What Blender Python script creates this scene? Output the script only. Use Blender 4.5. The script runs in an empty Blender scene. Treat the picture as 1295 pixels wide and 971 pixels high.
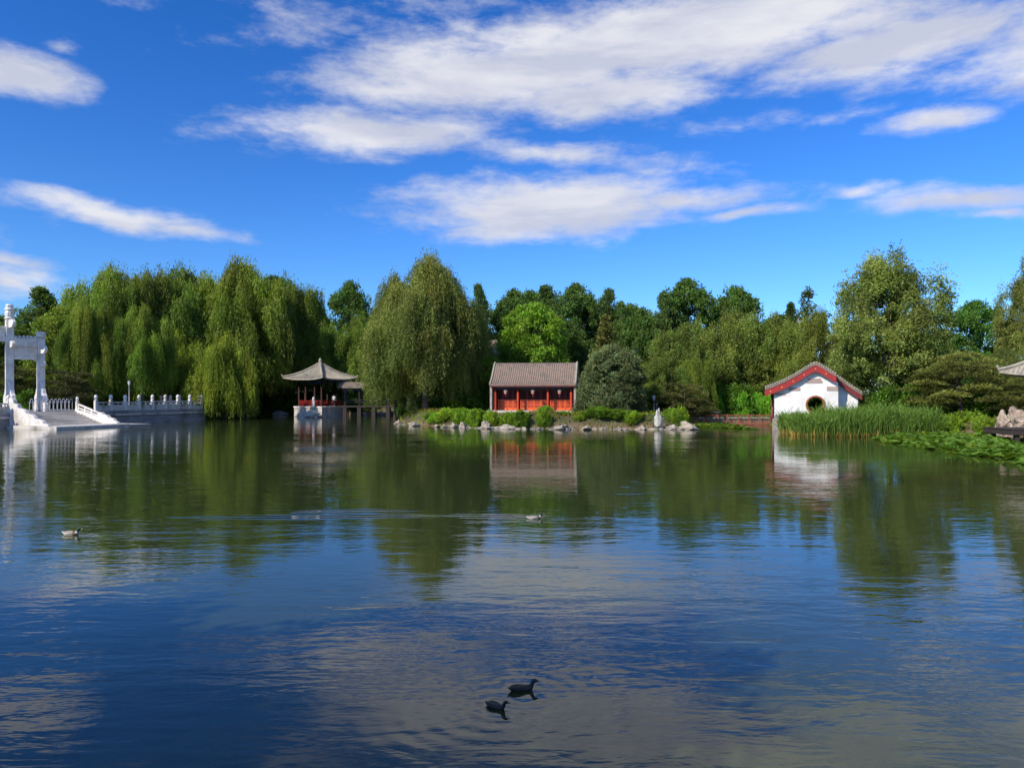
import bpy, math, random
import numpy as np
from mathutils import Vector, Matrix

R = math.radians
sc = bpy.context.scene
COL = sc.collection
PI = math.pi
random.seed(7)
FPX = 960.0          # focal length of the photograph in its own pixels
EYE = 3.5            # camera height above the water
HOR = 497.0          # pixel row of the horizon


def X(px, D):
    return (px - 647.5) / FPX * D


def Z(py, D):
    return EYE + (HOR - py) / FPX * D


# ------------------------------------------------------------------ materials
def nt_new(name):
    m = bpy.data.materials.new(name)
    m.use_nodes = True
    nt = m.node_tree
    for n in list(nt.nodes):
        nt.nodes.remove(n)
    out = nt.nodes.new('ShaderNodeOutputMaterial')
    return m, nt, out


def surf(name, c1, c2=None, rough=0.8, scale=3.0, detail=6, bump=0.0, bscale=None, stretch=(1, 1, 1), metal=0.0, stain=None):
    m, nt, out = nt_new(name)
    b = nt.nodes.new('ShaderNodeBsdfPrincipled')
    b.inputs['Roughness'].default_value = rough
    b.inputs['Metallic'].default_value = metal
    nt.links.new(b.outputs[0], out.inputs[0])
    c2 = c2 or tuple(v * 0.6 for v in c1)
    tc = nt.nodes.new('ShaderNodeTexCoord')
    mp = nt.nodes.new('ShaderNodeMapping')
    mp.inputs['Scale'].default_value = stretch
    nt.links.new(tc.outputs['Object'], mp.inputs[0])
    n = nt.nodes.new('ShaderNodeTexNoise')
    n.inputs['Scale'].default_value = scale
    n.inputs['Detail'].default_value = detail
    n.inputs['Roughness'].default_value = 0.65
    nt.links.new(mp.outputs[0], n.inputs['Vector'])
    r = nt.nodes.new('ShaderNodeValToRGB')
    r.color_ramp.elements[0].position = 0.33
    r.color_ramp.elements[0].color = (*c2, 1)
    r.color_ramp.elements[1].position = 0.66
    r.color_ramp.elements[1].color = (*c1, 1)
    nt.links.new(n.outputs[0], r.inputs[0])
    col = r.outputs[0]
    if stain:
        n2 = nt.nodes.new('ShaderNodeTexNoise')
        n2.inputs['Scale'].default_value = scale * 0.27
        n2.inputs['Detail'].default_value = 8
        nt.links.new(tc.outputs['Object'], n2.inputs['Vector'])
        r2 = nt.nodes.new('ShaderNodeMapRange')
        r2.inputs[1].default_value = 0.5
        r2.inputs[2].default_value = 0.68
        nt.links.new(n2.outputs[0], r2.inputs[0])
        mx = nt.nodes.new('ShaderNodeMixRGB')
        nt.links.new(r2.outputs[0], mx.inputs[0])
        nt.links.new(col, mx.inputs[1])
        mx.inputs[2].default_value = (*stain, 1)
        col = mx.outputs[0]
    nt.links.new(col, b.inputs['Base Color'])
    if bump:
        nb = nt.nodes.new('ShaderNodeTexNoise')
        nb.inputs['Scale'].default_value = bscale or scale * 3
        nb.inputs['Detail'].default_value = 8
        nt.links.new(tc.outputs['Object'], nb.inputs['Vector'])
        bp = nt.nodes.new('ShaderNodeBump')
        bp.inputs['Strength'].default_value = 1
        bp.inputs['Distance'].default_value = bump
        nt.links.new(nb.outputs[0], bp.inputs['Height'])
        nt.links.new(bp.outputs[0], b.inputs['Normal'])
    return m


def leaf_mat(name, trans=0.4, gloss=0.02):
    m, nt, out = nt_new(name)
    at = nt.nodes.new('ShaderNodeAttribute')
    at.attribute_name = 'tint'
    oi = nt.nodes.new('ShaderNodeObjectInfo')
    mul = nt.nodes.new('ShaderNodeMixRGB')
    mul.blend_type = 'MULTIPLY'
    mul.inputs[0].default_value = 1
    nt.links.new(at.outputs['Color'], mul.inputs[1])
    nt.links.new(oi.outputs['Color'], mul.inputs[2])
    d = nt.nodes.new('ShaderNodeBsdfDiffuse')
    t = nt.nodes.new('ShaderNodeBsdfTranslucent')
    g = nt.nodes.new('ShaderNodeBsdfGlossy')
    g.inputs['Roughness'].default_value = 0.6
    g.inputs['Color'].default_value = (0.8, 0.85, 0.8, 1)
    nt.links.new(mul.outputs[0], d.inputs[0])
    hs = nt.nodes.new('ShaderNodeMixRGB')
    hs.blend_type = 'MULTIPLY'
    hs.inputs[0].default_value = 1
    hs.inputs[2].default_value = (1.3, 1.25, 0.6, 1)
    nt.links.new(mul.outputs[0], hs.inputs[1])
    nt.links.new(hs.outputs[0], t.inputs[0])
    m1 = nt.nodes.new('ShaderNodeMixShader')
    m1.inputs[0].default_value = trans
    nt.links.new(d.outputs[0], m1.inputs[1])
    nt.links.new(t.outputs[0], m1.inputs[2])
    m2 = nt.nodes.new('ShaderNodeMixShader')
    m2.inputs[0].default_value = gloss
    nt.links.new(m1.outputs[0], m2.inputs[1])
    nt.links.new(g.outputs[0], m2.inputs[2])
    nt.links.new(m2.outputs[0], out.inputs[0])
    return m


M = {}
M['leaf'] = leaf_mat('foliage')
M['needle'] = leaf_mat('needles', 0.12, 0.03)
M['bark'] = surf('bark', (0.10, 0.075, 0.05), (0.035, 0.027, 0.02), 0.9, 6, bump=0.03, stretch=(1, 1, 0.25))
M['palebark'] = surf('pale_bark', (0.32, 0.30, 0.24), (0.16, 0.15, 0.12), 0.9, 6, bump=0.02, stretch=(1, 1, 0.25))
M['marble'] = surf('white_marble', (0.86, 0.81, 0.75), (0.64, 0.60, 0.55), 0.55, 2.6, 9, bump=0.02, bscale=7, stretch=(1, 1, .6), stain=(0.50, 0.45, 0.39))
M['marble_dirty'] = surf('weathered_marble', (0.66, 0.62, 0.56), (0.46, 0.42, 0.38), 0.7, 3, bump=0.02, bscale=9, stain=(0.24, 0.22, 0.19))
M['quay'] = surf('quay_stone', (0.34, 0.33, 0.33), (0.22, 0.21, 0.21), 0.85, 1.5, bump=0.02, stretch=(1, 0.5, 3), stain=(0.15, 0.15, 0.14))
M['tread'] = surf('stair_stone', (0.80, 0.72, 0.60), (0.6, 0.54, 0.45), 0.85, 2, bump=0.01, stain=(0.5, 0.45, 0.38))
M['tile'] = surf('grey_roof_tile', (0.34, 0.24, 0.185), (0.18, 0.135, 0.11), 0.85, 6, bump=0.03, bscale=14, stain=(0.17, 0.15, 0.12))
M['tile_pale'] = surf('sunbleached_roof_tile', (0.46, 0.41, 0.31), (0.27, 0.24, 0.19), 0.85, 6, bump=0.03, bscale=14, stain=(0.25, 0.23, 0.19))
M['red'] = surf('vermilion_wood', (0.50, 0.062, 0.022), (0.33, 0.035, 0.015), 0.45, 3, stretch=(1, 1, 0.3))
M['orange'] = surf('orange_red_panel', (0.85, 0.16, 0.035), (0.62, 0.09, 0.02), 0.45, 4, stretch=(1, 1, 0.3))
M['column_dark'] = surf('dark_column', (0.05, 0.02, 0.018), (0.03, 0.012, 0.01), 0.5, 3)
M['darkred'] = surf('dark_red_wood', (0.17, 0.018, 0.014), (0.09, 0.012, 0.01), 0.5, 3)
M['board_red'] = surf('barge_board_red', (0.42, 0.026, 0.02), (0.28, 0.02, 0.016), 0.45, 2)
M['barge_shaded'] = surf('shaded_barge_board', (0.22, 0.02, 0.018), (0.12, 0.015, 0.014), 0.5, 3)  # same red board, darkened to put the shadow into the colour
M['gold'] = surf('gilt_stud', (0.7, 0.5, 0.15), (0.5, 0.3, 0.08), 0.4, 5)
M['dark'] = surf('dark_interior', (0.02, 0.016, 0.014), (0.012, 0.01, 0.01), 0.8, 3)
M['darkwood'] = surf('dark_wood', (0.055, 0.04, 0.032), (0.03, 0.022, 0.018), 0.7, 4, bump=0.01)
M['plaster'] = surf('white_plaster', (0.84, 0.83, 0.80), (0.70, 0.67, 0.63), 0.85, 1.3, 9, bump=0.008, stretch=(1.6, 1.6, .5), stain=(0.62, 0.58, 0.52))
M['peach'] = surf('pink_brick_and_shade', (0.44, 0.33, 0.28), (0.32, 0.24, 0.21), 0.85, 5, bump=0.01)
M['greybrick'] = surf('grey_brick', (0.30, 0.27, 0.26), (0.19, 0.17, 0.165), 0.85, 6, bump=0.015, stretch=(0.6, 0.6, 3))
M['stonebase'] = surf('stone_base', (0.50, 0.42, 0.37), (0.30, 0.26, 0.23), 0.85, 2.5, bump=0.03, bscale=5, stain=(0.2, 0.18, 0.15))
M['ring'] = surf('round_window_frame', (0.30, 0.10, 0.035), (0.18, 0.06, 0.025), 0.5, 5)
M['rock'] = surf('pale_rock', (0.50, 0.43, 0.34), (0.22, 0.185, 0.145), 0.9, 2.5, bump=0.08, bscale=4, stain=(0.15, 0.14, 0.11))
M['rockery'] = surf('craggy_rockery_stone', (0.62, 0.48, 0.36), (0.13, 0.095, 0.07), 0.9, 2.2, 9, bump=0.25, bscale=2.6, stain=(0.07, 0.06, 0.05))
M['rock_grey'] = surf('grey_rock', (0.33, 0.33, 0.33), (0.15, 0.15, 0.15), 0.9, 2.5, bump=0.08, bscale=4, stain=(0.1, 0.1, 0.09))
M['rock_white'] = surf('white_scholar_rock', (0.66, 0.64, 0.56), (0.4, 0.38, 0.32), 0.9, 2.5, bump=0.1, bscale=4)
M['fence'] = surf('brown_red_fence', (0.38, 0.13, 0.07), (0.2, 0.07, 0.045), 0.75, 4)
M['greenpanel'] = surf('grey_green_panel', (0.28, 0.36, 0.28), (0.14, 0.2, 0.14), 0.7, 2)
M['metal'] = surf('white_painted_metal', (0.62, 0.62, 0.63), (0.5, 0.5, 0.52), 0.35, 4)
M['lampglass'] = surf('lamp_glass', (0.75, 0.75, 0.72), (0.6, 0.6, 0.6), 0.2, 4)
M['lantern'] = surf('lantern_silk', (0.72, 0.38, 0.30), (0.5, 0.2, 0.15), 0.6, 6)
M['paint_green'] = surf('painted_beam', (0.035, 0.075, 0.09), (0.02, 0.03, 0.06), 0.6, 5)
M['skin'] = surf('skin', (0.55, 0.33, 0.24), (0.5, 0.3, 0.2), 0.6, 8)
M['hair'] = surf('black_hair', (0.015, 0.012, 0.01), (0.01, 0.01, 0.01), 0.5, 8)
M['shirt'] = surf('white_cotton', (0.78, 0.78, 0.8), (0.7, 0.7, 0.72), 0.9, 6)
M['trousers'] = surf('dark_cotton', (0.03, 0.035, 0.06), (0.02, 0.02, 0.04), 0.9, 6)
M['bill'] = surf('yellow_bill', (0.5, 0.46, 0.25), (0.36, 0.32, 0.16), 0.4, 20)
M['darkbill'] = surf('dark_bill', (0.06, 0.05, 0.03), (0.03, 0.03, 0.02), 0.4, 20)


def feather_mat():
    m, nt, out = nt_new('feathers')
    b = nt.nodes.new('ShaderNodeBsdfPrincipled')
    b.inputs['Roughness'].default_value = 0.6
    at = nt.nodes.new('ShaderNodeAttribute')
    at.attribute_name = 'tint'
    tc = nt.nodes.new('ShaderNodeTexCoord')
    n = nt.nodes.new('ShaderNodeTexNoise')
    n.inputs['Scale'].default_value = 60
    nt.links.new(tc.outputs['Object'], n.inputs['Vector'])
    mr = nt.nodes.new('ShaderNodeMapRange')
    mr.inputs[3].default_value = 0.6
    mr.inputs[4].default_value = 1.3
    nt.links.new(n.outputs[0], mr.inputs[0])
    mx = nt.nodes.new('ShaderNodeVectorMath')
    mx.operation = 'SCALE'
    nt.links.new(at.outputs['Color'], mx.inputs[0])
    nt.links.new(mr.outputs[0], mx.inputs['Scale'])
    nt.links.new(mx.outputs[0], b.inputs['Base Color'])
    nt.links.new(b.outputs[0], out.inputs[0])
    return m


M['feather'] = feather_mat()


# ------------------------------------------------------------------ mesh builder
class MB:
    def __init__(self):
        self.v, self.f = [], []

    def add(self, vs, fs):
        o = len(self.v)
        self.v += [tuple(p) for p in vs]
        self.f += [tuple(i + o for i in f) for f in fs]
        return self

    def box(self, c, s, rz=0.0, taper=1.0):
        hx, hy, hz = s[0] / 2, s[1] / 2, s[2] / 2
        vs = []
        for z in (-hz, hz):
            t = 1.0 if z < 0 else taper
            for x, y in ((-hx, -hy), (hx, -hy), (hx, hy), (-hx, hy)):
                x2, y2 = x * t, y * t
                vs.append((c[0] + x2 * math.cos(rz) - y2 * math.sin(rz), c[1] + x2 * math.sin(rz) + y2 * math.cos(rz), c[2] + z))
        return self.add(vs, [(3, 2, 1, 0), (4, 5, 6, 7), (0, 1, 5, 4), (1, 2, 6, 5), (2, 3, 7, 6), (3, 0, 4, 7)])

    def tube(self, pts, rad, n=8):
        pts = [Vector(p) for p in pts]
        if not isinstance(rad, (list, tuple)):
            rad = [rad] * len(pts)
        vs, fs = [], []
        for i, p in enumerate(pts):
            a = pts[max(i - 1, 0)]
            b = pts[min(i + 1, len(pts) - 1)]
            d = (b - a).normalized()
            up = Vector((0, 0, 1)) if abs(d.z) < 0.95 else Vector((1, 0, 0))
            s = d.cross(up).normalized()
            t = d.cross(s).normalized()
            for k in range(n):
                an = 2 * PI * k / n
                vs.append(p + (s * math.cos(an) + t * math.sin(an)) * rad[i])
        for i in range(len(pts) - 1):
            for k in range(n):
                fs.append((i * n + k, i * n + (k + 1) % n, (i + 1) * n + (k + 1) % n, (i + 1) * n + k))
        fs.append(tuple(range(n - 1, -1, -1)))
        fs.append(tuple(range((len(pts) - 1) * n, len(pts) * n)))
        return self.add(vs, fs)

    def lathe(self, prof, n=12, c=(0, 0, 0), sx=1.0, sy=1.0, rot=0.0):
        vs, fs = [], []
        for r, z in prof:
            for k in range(n):
                an = 2 * PI * k / n + rot
                vs.append((c[0] + r * math.cos(an) * sx, c[1] + r * math.sin(an) * sy, c[2] + z))
        for i in range(len(prof) - 1):
            for k in range(n):
                fs.append((i * n + k, i * n + (k + 1) % n, (i + 1) * n + (k + 1) % n, (i + 1) * n + k))
        fs.append(tuple(range(n - 1, -1, -1)))
        fs.append(tuple(range((len(prof) - 1) * n, len(prof) * n)))
        return self.add(vs, fs)

    def slab(self, poly, f0, f1):
        """poly of 2-D points; f0 / f1 map a 2-D point to the 3-D point on either face"""
        n = len(poly)
        vs = [f0(*p) for p in poly] + [f1(*p) for p in poly]
        fs = [tuple(range(n - 1, -1, -1)), tuple(range(n, 2 * n))]
        for i in range(n):
            j = (i + 1) % n
            fs.append((i, j, n + j, n + i))
        return self.add(vs, fs)

    def build(self, name, mat, parent=None, smooth=False):
        me = bpy.data.meshes.new(name)
        me.from_pydata(self.v, [], self.f)
        me.materials.append(mat)
        if smooth:
            me.polygons.foreach_set('use_smooth', [True] * len(me.polygons))
        me.update()
        import bmesh
        bm = bmesh.new()
        bm.from_mesh(me)
        bmesh.ops.recalc_face_normals(bm, faces=bm.faces)
        bm.to_mesh(me)
        bm.free()
        o = bpy.data.objects.new(name, me)
        COL.objects.link(o)
        if parent:
            o.parent = parent
        return o


def tag(o, label=None, cat=None, group=None, kind=None):
    if label: o['label'] = label
    if cat: o['category'] = cat
    if group: o['group'] = group
    if kind: o['kind'] = kind
    return o


def thing(name, label, cat, loc, rz=0.0, group=None):
    e = bpy.data.objects.new(name, None)
    e.empty_display_size = 0.3
    COL.objects.link(e)
    e.location = loc
    e.rotation_euler = (0, 0, rz)
    return tag(e, label, cat, group)


KIDS = {}


def kids(o):
    return [c for c in bpy.data.objects if c.parent == o]


def copy_tree(o, parent=None):
    c = o.copy()
    COL.objects.link(c)
    if parent:
        c.parent = parent
    for ch in kids(o):
        copy_tree(ch, c)
    return c


def bevel(o, w=0.02, seg=1):
    m = o.modifiers.new('bevel', 'BEVEL')
    m.width = w
    m.segments = seg
    m.limit_method = 'ANGLE'
    return o


# ------------------------------------------------------------------ camera and light
cam = bpy.data.cameras.new('camera')
cam.sensor_width = 36
cam.lens = 36 * FPX / 1295
cam.shift_y = -(485.5 - HOR) / 1295
cam.clip_end = 5000
co = bpy.data.objects.new('camera', cam)
COL.objects.link(co)
co.location = (0, 0, EYE)
co.rotation_euler = (R(90), 0, 0)
sc.camera = co

SUN_EL, SUN_AZ = R(37), R(48)
sdir = Vector((-math.sin(SUN_AZ) * math.cos(SUN_EL), -math.cos(SUN_AZ) * math.cos(SUN_EL), math.sin(SUN_EL)))
sl = bpy.data.lights.new('sun', 'SUN')
sl.energy = 5.0
sl.angle = R(0.5)
sl.color = (1.0, 0.92, 0.78)
so = bpy.data.objects.new('sun', sl)
COL.objects.link(so)
so.rotation_euler = sdir.to_track_quat('Z', 'Y').to_euler()
so.location = (-30, -30, 60)


def build_world():
    w = bpy.data.worlds.new('World')
    sc.world = w
    w.use_nodes = True
    nt = w.node_tree
    for n in list(nt.nodes):
        nt.nodes.remove(n)
    N = lambda t: nt.nodes.new(t)
    L = nt.links.new

    def math_(op, a, b=None, clamp=False):
        m = N('ShaderNodeMath')
        m.operation = op
        m.use_clamp = clamp
        for i, v in enumerate((a, b)):
            if v is None: continue
            if isinstance(v, (int, float)): m.inputs[i].default_value = v
            else: L(v, m.inputs[i])
        return m.outputs[0]

    out = N('ShaderNodeOutputWorld')
    bg = N('ShaderNodeBackground')
    bg.inputs[1].default_value = 0.1
    L(bg.outputs[0], out.inputs[0])
    sky = N('ShaderNodeTexSky')
    sky.sky_type = 'NISHITA'
    sky.sun_disc = False
    sky.sun_elevation = SUN_EL
    sky.sun_rotation = PI + SUN_AZ
    sky.air_density = 1.0
    sky.dust_density = 0.2
    sky.ozone_density = 2.5
    g = N('ShaderNodeGamma')
    g.inputs[1].default_value = 1.35
    L(sky.outputs[0], g.inputs[0])
    tint = N('ShaderNodeMixRGB')
    tint.blend_type = 'MULTIPLY'
    tint.inputs[0].default_value = 1
    L(g.outputs[0], tint.inputs[1])

    tc = N('ShaderNodeTexCoord')
    nrm = N('ShaderNodeVectorMath')
    nrm.operation = 'NORMALIZE'
    L(tc.outputs['Generated'], nrm.inputs[0])
    sp = N('ShaderNodeSeparateXYZ')
    L(nrm.outputs[0], sp.inputs[0])
    az = math_('ARCTAN2', sp.outputs[0], sp.outputs[1])
    el = math_('ARCSINE', sp.outputs[2])
    cb = N('ShaderNodeCombineXYZ')
    L(az, cb.inputs[0])
    L(el, cb.inputs[1])
    v = cb.outputs[0]
    tr = N('ShaderNodeValToRGB')
    tr.color_ramp.elements[0].position = 0.0
    tr.color_ramp.elements[0].color = (0.40, 0.58, 0.88, 1)
    tr.color_ramp.elements[1].position = 1.0
    tr.color_ramp.elements[1].color = (0.18, 0.64, 1.12, 1)
    L(math_('MULTIPLY', el, 2.0, True), tr.inputs[0])
    L(tr.outputs[0], tint.inputs[2])
    # warp
    wn = N('ShaderNodeTexNoise')
    wn.inputs['Scale'].default_value = 7
    wn.inputs['Detail'].default_value = 5
    L(v, wn.inputs['Vector'])
    ws = N('ShaderNodeVectorMath')
    ws.operation = 'SUBTRACT'
    L(wn.outputs['Color'], ws.inputs[0])
    ws.inputs[1].default_value = (0.5, 0.5, 0.5)
    wm = N('ShaderNodeVectorMath')
    wm.operation = 'MULTIPLY'
    L(ws.outputs[0], wm.inputs[0])
    wm.inputs[1].default_value = (0.10, 0.035, 0)
    wa = N('ShaderNodeVectorMath')
    wa.operation = 'ADD'
    L(v, wa.inputs[0])
    L(wm.outputs[0], wa.inputs[1])
    vw = wa.outputs[0]

    def fbm(scale, sx, sy, rot, rough=0.6, detail=9, off=0.0):
        mp = N('ShaderNodeMapping')
        mp.inputs['Rotation'].default_value = (0, 0, rot)
        mp.inputs['Scale'].default_value = (sx, sy, 1)
        mp.inputs['Location'].default_value = (off, off * 0.7, 0)
        L(v, mp.inputs[0])
        n = N('ShaderNodeTexNoise')
        n.inputs['Scale'].default_value = scale
        n.inputs['Detail'].default_value = detail
        n.inputs['Roughness'].default_value = rough
        n.inputs['Distortion'].default_value = 0.25
        L(mp.outputs[0], n.inputs['Vector'])
        return n.outputs[0]

    # (px, py, half width, half height, tilt in degrees, weight)
    blobs = [
        (880, 42, 430, 62, 2, 1.35), (640, 95, 290, 60, 3, 1.25), (760, 118, 190, 40, 2, 1.1), (1130, 60, 230, 48, 4, 1.15),
        (470, 165, 215, 36, 2, 1.0), (360, 165, 150, 20, 1, .55), (700, 195, 160, 20, -3, .62), (800, 205, 120, 26, -8, .42),
        (510, 75, 150, 50, 14, .8), (400, 30, 120, 40, 0, .30), (560, -20, 200, 40, 0, .4),
        (690, 262, 250, 50, 1, 1.2), (860, 252, 160, 24, 0, 1.0), (640, 290, 130, 26, 1, .85), (950, 268, 90, 9, 0, .75),
        (150, 270, 175, 21, -7, 1.05), (240, 292, 100, 16, -6, .8), (35, 93, 95, 33, -3, 1.15), (28, 352, 70, 34, -6, .8), (20, 328, 80, 13, -4, .7),
        (1180, 154, 95, 19, 1, .9), (1090, 150, 90, 11, 2, .3), (1230, 253, 190, 23, -3, .95), (1080, 243, 60, 10, 0, .6), (1260, 272, 90, 11, -3, .7),
        (930, 155, 90, 14, 0, .35), (1270, 80, 80, 40, 0, .7), (1100, 110, 80, 22, 0, .3), (65, 55, 30, 14, 0, .3),
        (1400, 30, 300, 90, 0, 1.2), (1700, 200, 500, 40, 0, 1.0), (-300, 40, 300, 60, 0, 1.1), (700, -260, 800, 150, 4, .9), (-500, 250, 300, 30, 0, .9),
    ]
    field = None
    for px, py, hw, hh, rot, wt in blobs:
        a = math.atan((px - 647.5) / FPX)
        e = math.atan((HOR - py) / FPX * math.cos(a))
        mp = N('ShaderNodeMapping')
        mp.vector_type = 'TEXTURE'
        mp.inputs['Location'].default_value = (a, e, 0)
        mp.inputs['Rotation'].default_value = (0, 0, R(rot))
        k = math.cos(a)
        mp.inputs['Scale'].default_value = (hw / FPX * k * k, hh / FPX * k, 1)
        L(vw, mp.inputs[0])
        ln = N('ShaderNodeVectorMath')
        ln.operation = 'LENGTH'
        L(mp.outputs[0], ln.inputs[0])
        f = math_('SUBTRACT', 1.0, ln.outputs['Value'])
        f = math_('MULTIPLY', f, wt)
        field = f if field is None else math_('MAXIMUM', field, f)
    # scattered cloud outside the view; more added overhead to whiten the ambient light
    behind = math_('MULTIPLY', math_('SUBTRACT', math_('ABSOLUTE', az), 1.0), 1.2)
    bn = fbm(2.2, 1, 2.2, 0.1, 0.55, 6, 3.1)
    over = math_('MULTIPLY', math_('SUBTRACT', el, 0.72), 5.0)
    bfield = math_('ADD', math_('MINIMUM', math_('MAXIMUM', behind, over), 0.15), math_('MULTIPLY', math_('SUBTRACT', bn, 0.50), 4.0))
    field = math_('MAXIMUM', math_('MAXIMUM', field, bfield), -1.0)
    n1 = fbm(9, 1.0, 3.4, R(4), 0.62, 10)
    n2 = fbm(30, 1.0, 2.4, R(-6), 0.65, 8, 1.7)
    nn = math_('ADD', math_('MULTIPLY', math_('SUBTRACT', n1, 0.5), 1.2), math_('MULTIPLY', math_('SUBTRACT', n2, 0.5), 0.65))
    dens = math_('ADD', field, nn)
    mr = N('ShaderNodeMapRange')
    mr.interpolation_type = 'SMOOTHSTEP'
    mr.inputs[1].default_value = 0.0
    mr.inputs[1].default_value = -0.05
    mr.inputs[2].default_value = 0.85
    L(dens, mr.inputs[0])
    fade = math_('MULTIPLY', el, 18.0, True)
    alpha = math_('MULTIPLY', math_('MULTIPLY', mr.outputs[0], 0.94), fade)
    # shading: streaked lavender-grey undersides
    sh = fbm(5, 1.0, 4.5, R(3), 0.55, 7, 5.3)
    shm = N('ShaderNodeMapRange')
    shm.inputs[1].default_value = 0.40
    shm.inputs[2].default_value = 0.62
    L(sh, shm.inputs[0])
    cr = N('ShaderNodeMixRGB')
    cr.inputs[1].default_value = (6.0, 6.3, 7.5, 1)
    cr.inputs[2].default_value = (8.5, 8.5, 8.9, 1)
    L(shm.outputs[0], cr.inputs[0])
    mix = N('ShaderNodeMixRGB')
    L(alpha, mix.inputs[0])
    L(tint.outputs[0], mix.inputs[1])
    L(cr.outputs[0], mix.inputs[2])
    L(mix.outputs[0], bg.inputs[0])


build_world()

# ------------------------------------------------------------------ lake, ground
UX, UY = math.cos(R(-24.7)), math.sin(R(-24.7))      # u: out over the water, v: along the quay
QROT = R(-24.7)
Q0 = (-46.4, 85.0)


def Q(u, v, z=0.0):
    return (Q0[0] + UX * u - UY * v, Q0[1] + UY * u + UX * v, z)


q1, q2 = Q(-0.6, 15.0), Q(-0.6, -22)
q0 = Q(-9, 15.0)
LAKE = [(-75, 1.0), (-20, 1.6), (0, 1.8), (20, 1.4), (33, 3), (35, 14), (33, 28), (31.5, 38), (32.5, 47), (35.5, 53), (35.5, 58), (33.5, 62),
        (32.5, 70.5), (26.5, 71), (27.5, 86), (18.6, 85.2), (18.0, 77), (17.2, 73.6), (14, 73.2), (11.6, 73.4), (7, 73.2), (2, 73.8), (-3.8, 76.2),
        (-8, 79), (-11, 82.2), (-14.5, 90), (-16, 104), (-17, 118), (-24, 120), (-34, 121.5), (-41, 123), (-46, 115), (q0[0], q0[1]), (q1[0], q1[1]), (q2[0], q2[1]), (-72, 45)]


def lake_dist(x, y):
    """signed distance to the shoreline, negative over the lake"""
    x = np.asarray(x, float); y = np.asarray(y, float)
    best = np.full(x.shape, 1e9)
    inside = np.zeros(x.shape, bool)
    n = len(LAKE)
    for i in range(n):
        ax, ay = LAKE[i]; bx, by = LAKE[(i + 1) % n]
        dx, dy = bx - ax, by - ay
        t = np.clip(((x - ax) * dx + (y - ay) * dy) / (dx * dx + dy * dy), 0, 1)
        d = np.hypot(x - ax - t * dx, y - ay - t * dy)
        best = np.minimum(best, d)
        cond = ((ay > y) != (by > y))
        with np.errstate(divide='ignore', invalid='ignore'):
            xi = (bx - ax) * (y - ay) / (by - ay if by != ay else 1e-9) + ax
        inside ^= cond & (x < xi)
    return np.where(inside, -best, best)


def ground_h(x, y):
    x = np.asarray(x, float); y = np.asarray(y, float)
    d = lake_dist(x, y)
    t = np.clip((d + 0.6) / 3.6, 0, 1)
    s = t * t * (3 - 2 * t)
    wob = 0.10 * np.sin(x * 0.61 + 1.3 * np.sin(y * 0.37)) + 0.07 * np.sin(y * 0.83 + x * 0.23) + 0.04 * np.sin(x * 2.1) * np.sin(y * 1.9)
    h = -0.9 + 2.2 * s + wob * s
    return h


def build_ground():
    def axis(lo, hi, fine_lo, fine_hi, step):
        a = list(np.arange(fine_lo, fine_hi + 1e-6, step))
        s = step; p = fine_hi
        while p < hi:
            s *= 1.35; p += s; a.append(min(p, hi))
        s = step; p = fine_lo
        while p > lo:
            s *= 1.35; p -= s; a.insert(0, max(p, lo))
        return np.array(a)
    xs = axis(-2500, 2500, -62, 45, 0.6)
    ys = axis(-800, 3000, -4, 128, 0.6)
    GX, GY = np.meshgrid(xs, ys)
    GZ = ground_h(GX, GY)
    nx, ny = len(xs), len(ys)
    V = np.stack([GX.ravel(), GY.ravel(), GZ.ravel()], 1)
    idx = np.arange(nx * ny).reshape(ny, nx)
    F = np.stack([idx[:-1, :-1].ravel(), idx[:-1, 1:].ravel(), idx[1:, 1:].ravel(), idx[1:, :-1].ravel()], 1)
    me = bpy.data.meshes.new('ground')
    me.vertices.add(len(V)); me.vertices.foreach_set('co', V.ravel())
    me.loops.add(F.size); me.loops.foreach_set('vertex_index', F.ravel())
    me.polygons.add(len(F)); me.polygons.foreach_set('loop_start', np.arange(0, F.size, 4))
    me.polygons.foreach_set('use_smooth', np.ones(len(F), bool))
    me.update()
    me.materials.append(surf('bank_soil_and_grass', (0.055, 0.075, 0.022), (0.10, 0.078, 0.045), 0.95, 0.7, 9, bump=0.06, bscale=3, stain=(0.05, 0.07, 0.02)))
    gm = me.materials[0].node_tree
    bs = [n for n in gm.nodes if n.type == 'BSDF_PRINCIPLED'][0]
    src = bs.inputs['Base Color'].links[0].from_socket
    ge = gm.nodes.new('ShaderNodeNewGeometry'); sx = gm.nodes.new('ShaderNodeSeparateXYZ')
    gm.links.new(ge.outputs['Position'], sx.inputs[0])
    mr = gm.nodes.new('ShaderNodeMapRange'); mr.inputs[1].default_value = .25; mr.inputs[2].default_value = .75
    gm.links.new(sx.outputs[2], mr.inputs[0])
    mx = gm.nodes.new('ShaderNodeMixRGB'); mx.inputs[1].default_value = (.16, .115, .07, 1)
    gm.links.new(mr.outputs[0], mx.inputs[0]); gm.links.new(src, mx.inputs[2]); gm.links.new(mx.outputs[0], bs.inputs['Base Color'])
    o = bpy.data.objects.new('ground', me)
    COL.objects.link(o)
    tag(o, kind='structure')


build_ground()


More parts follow.
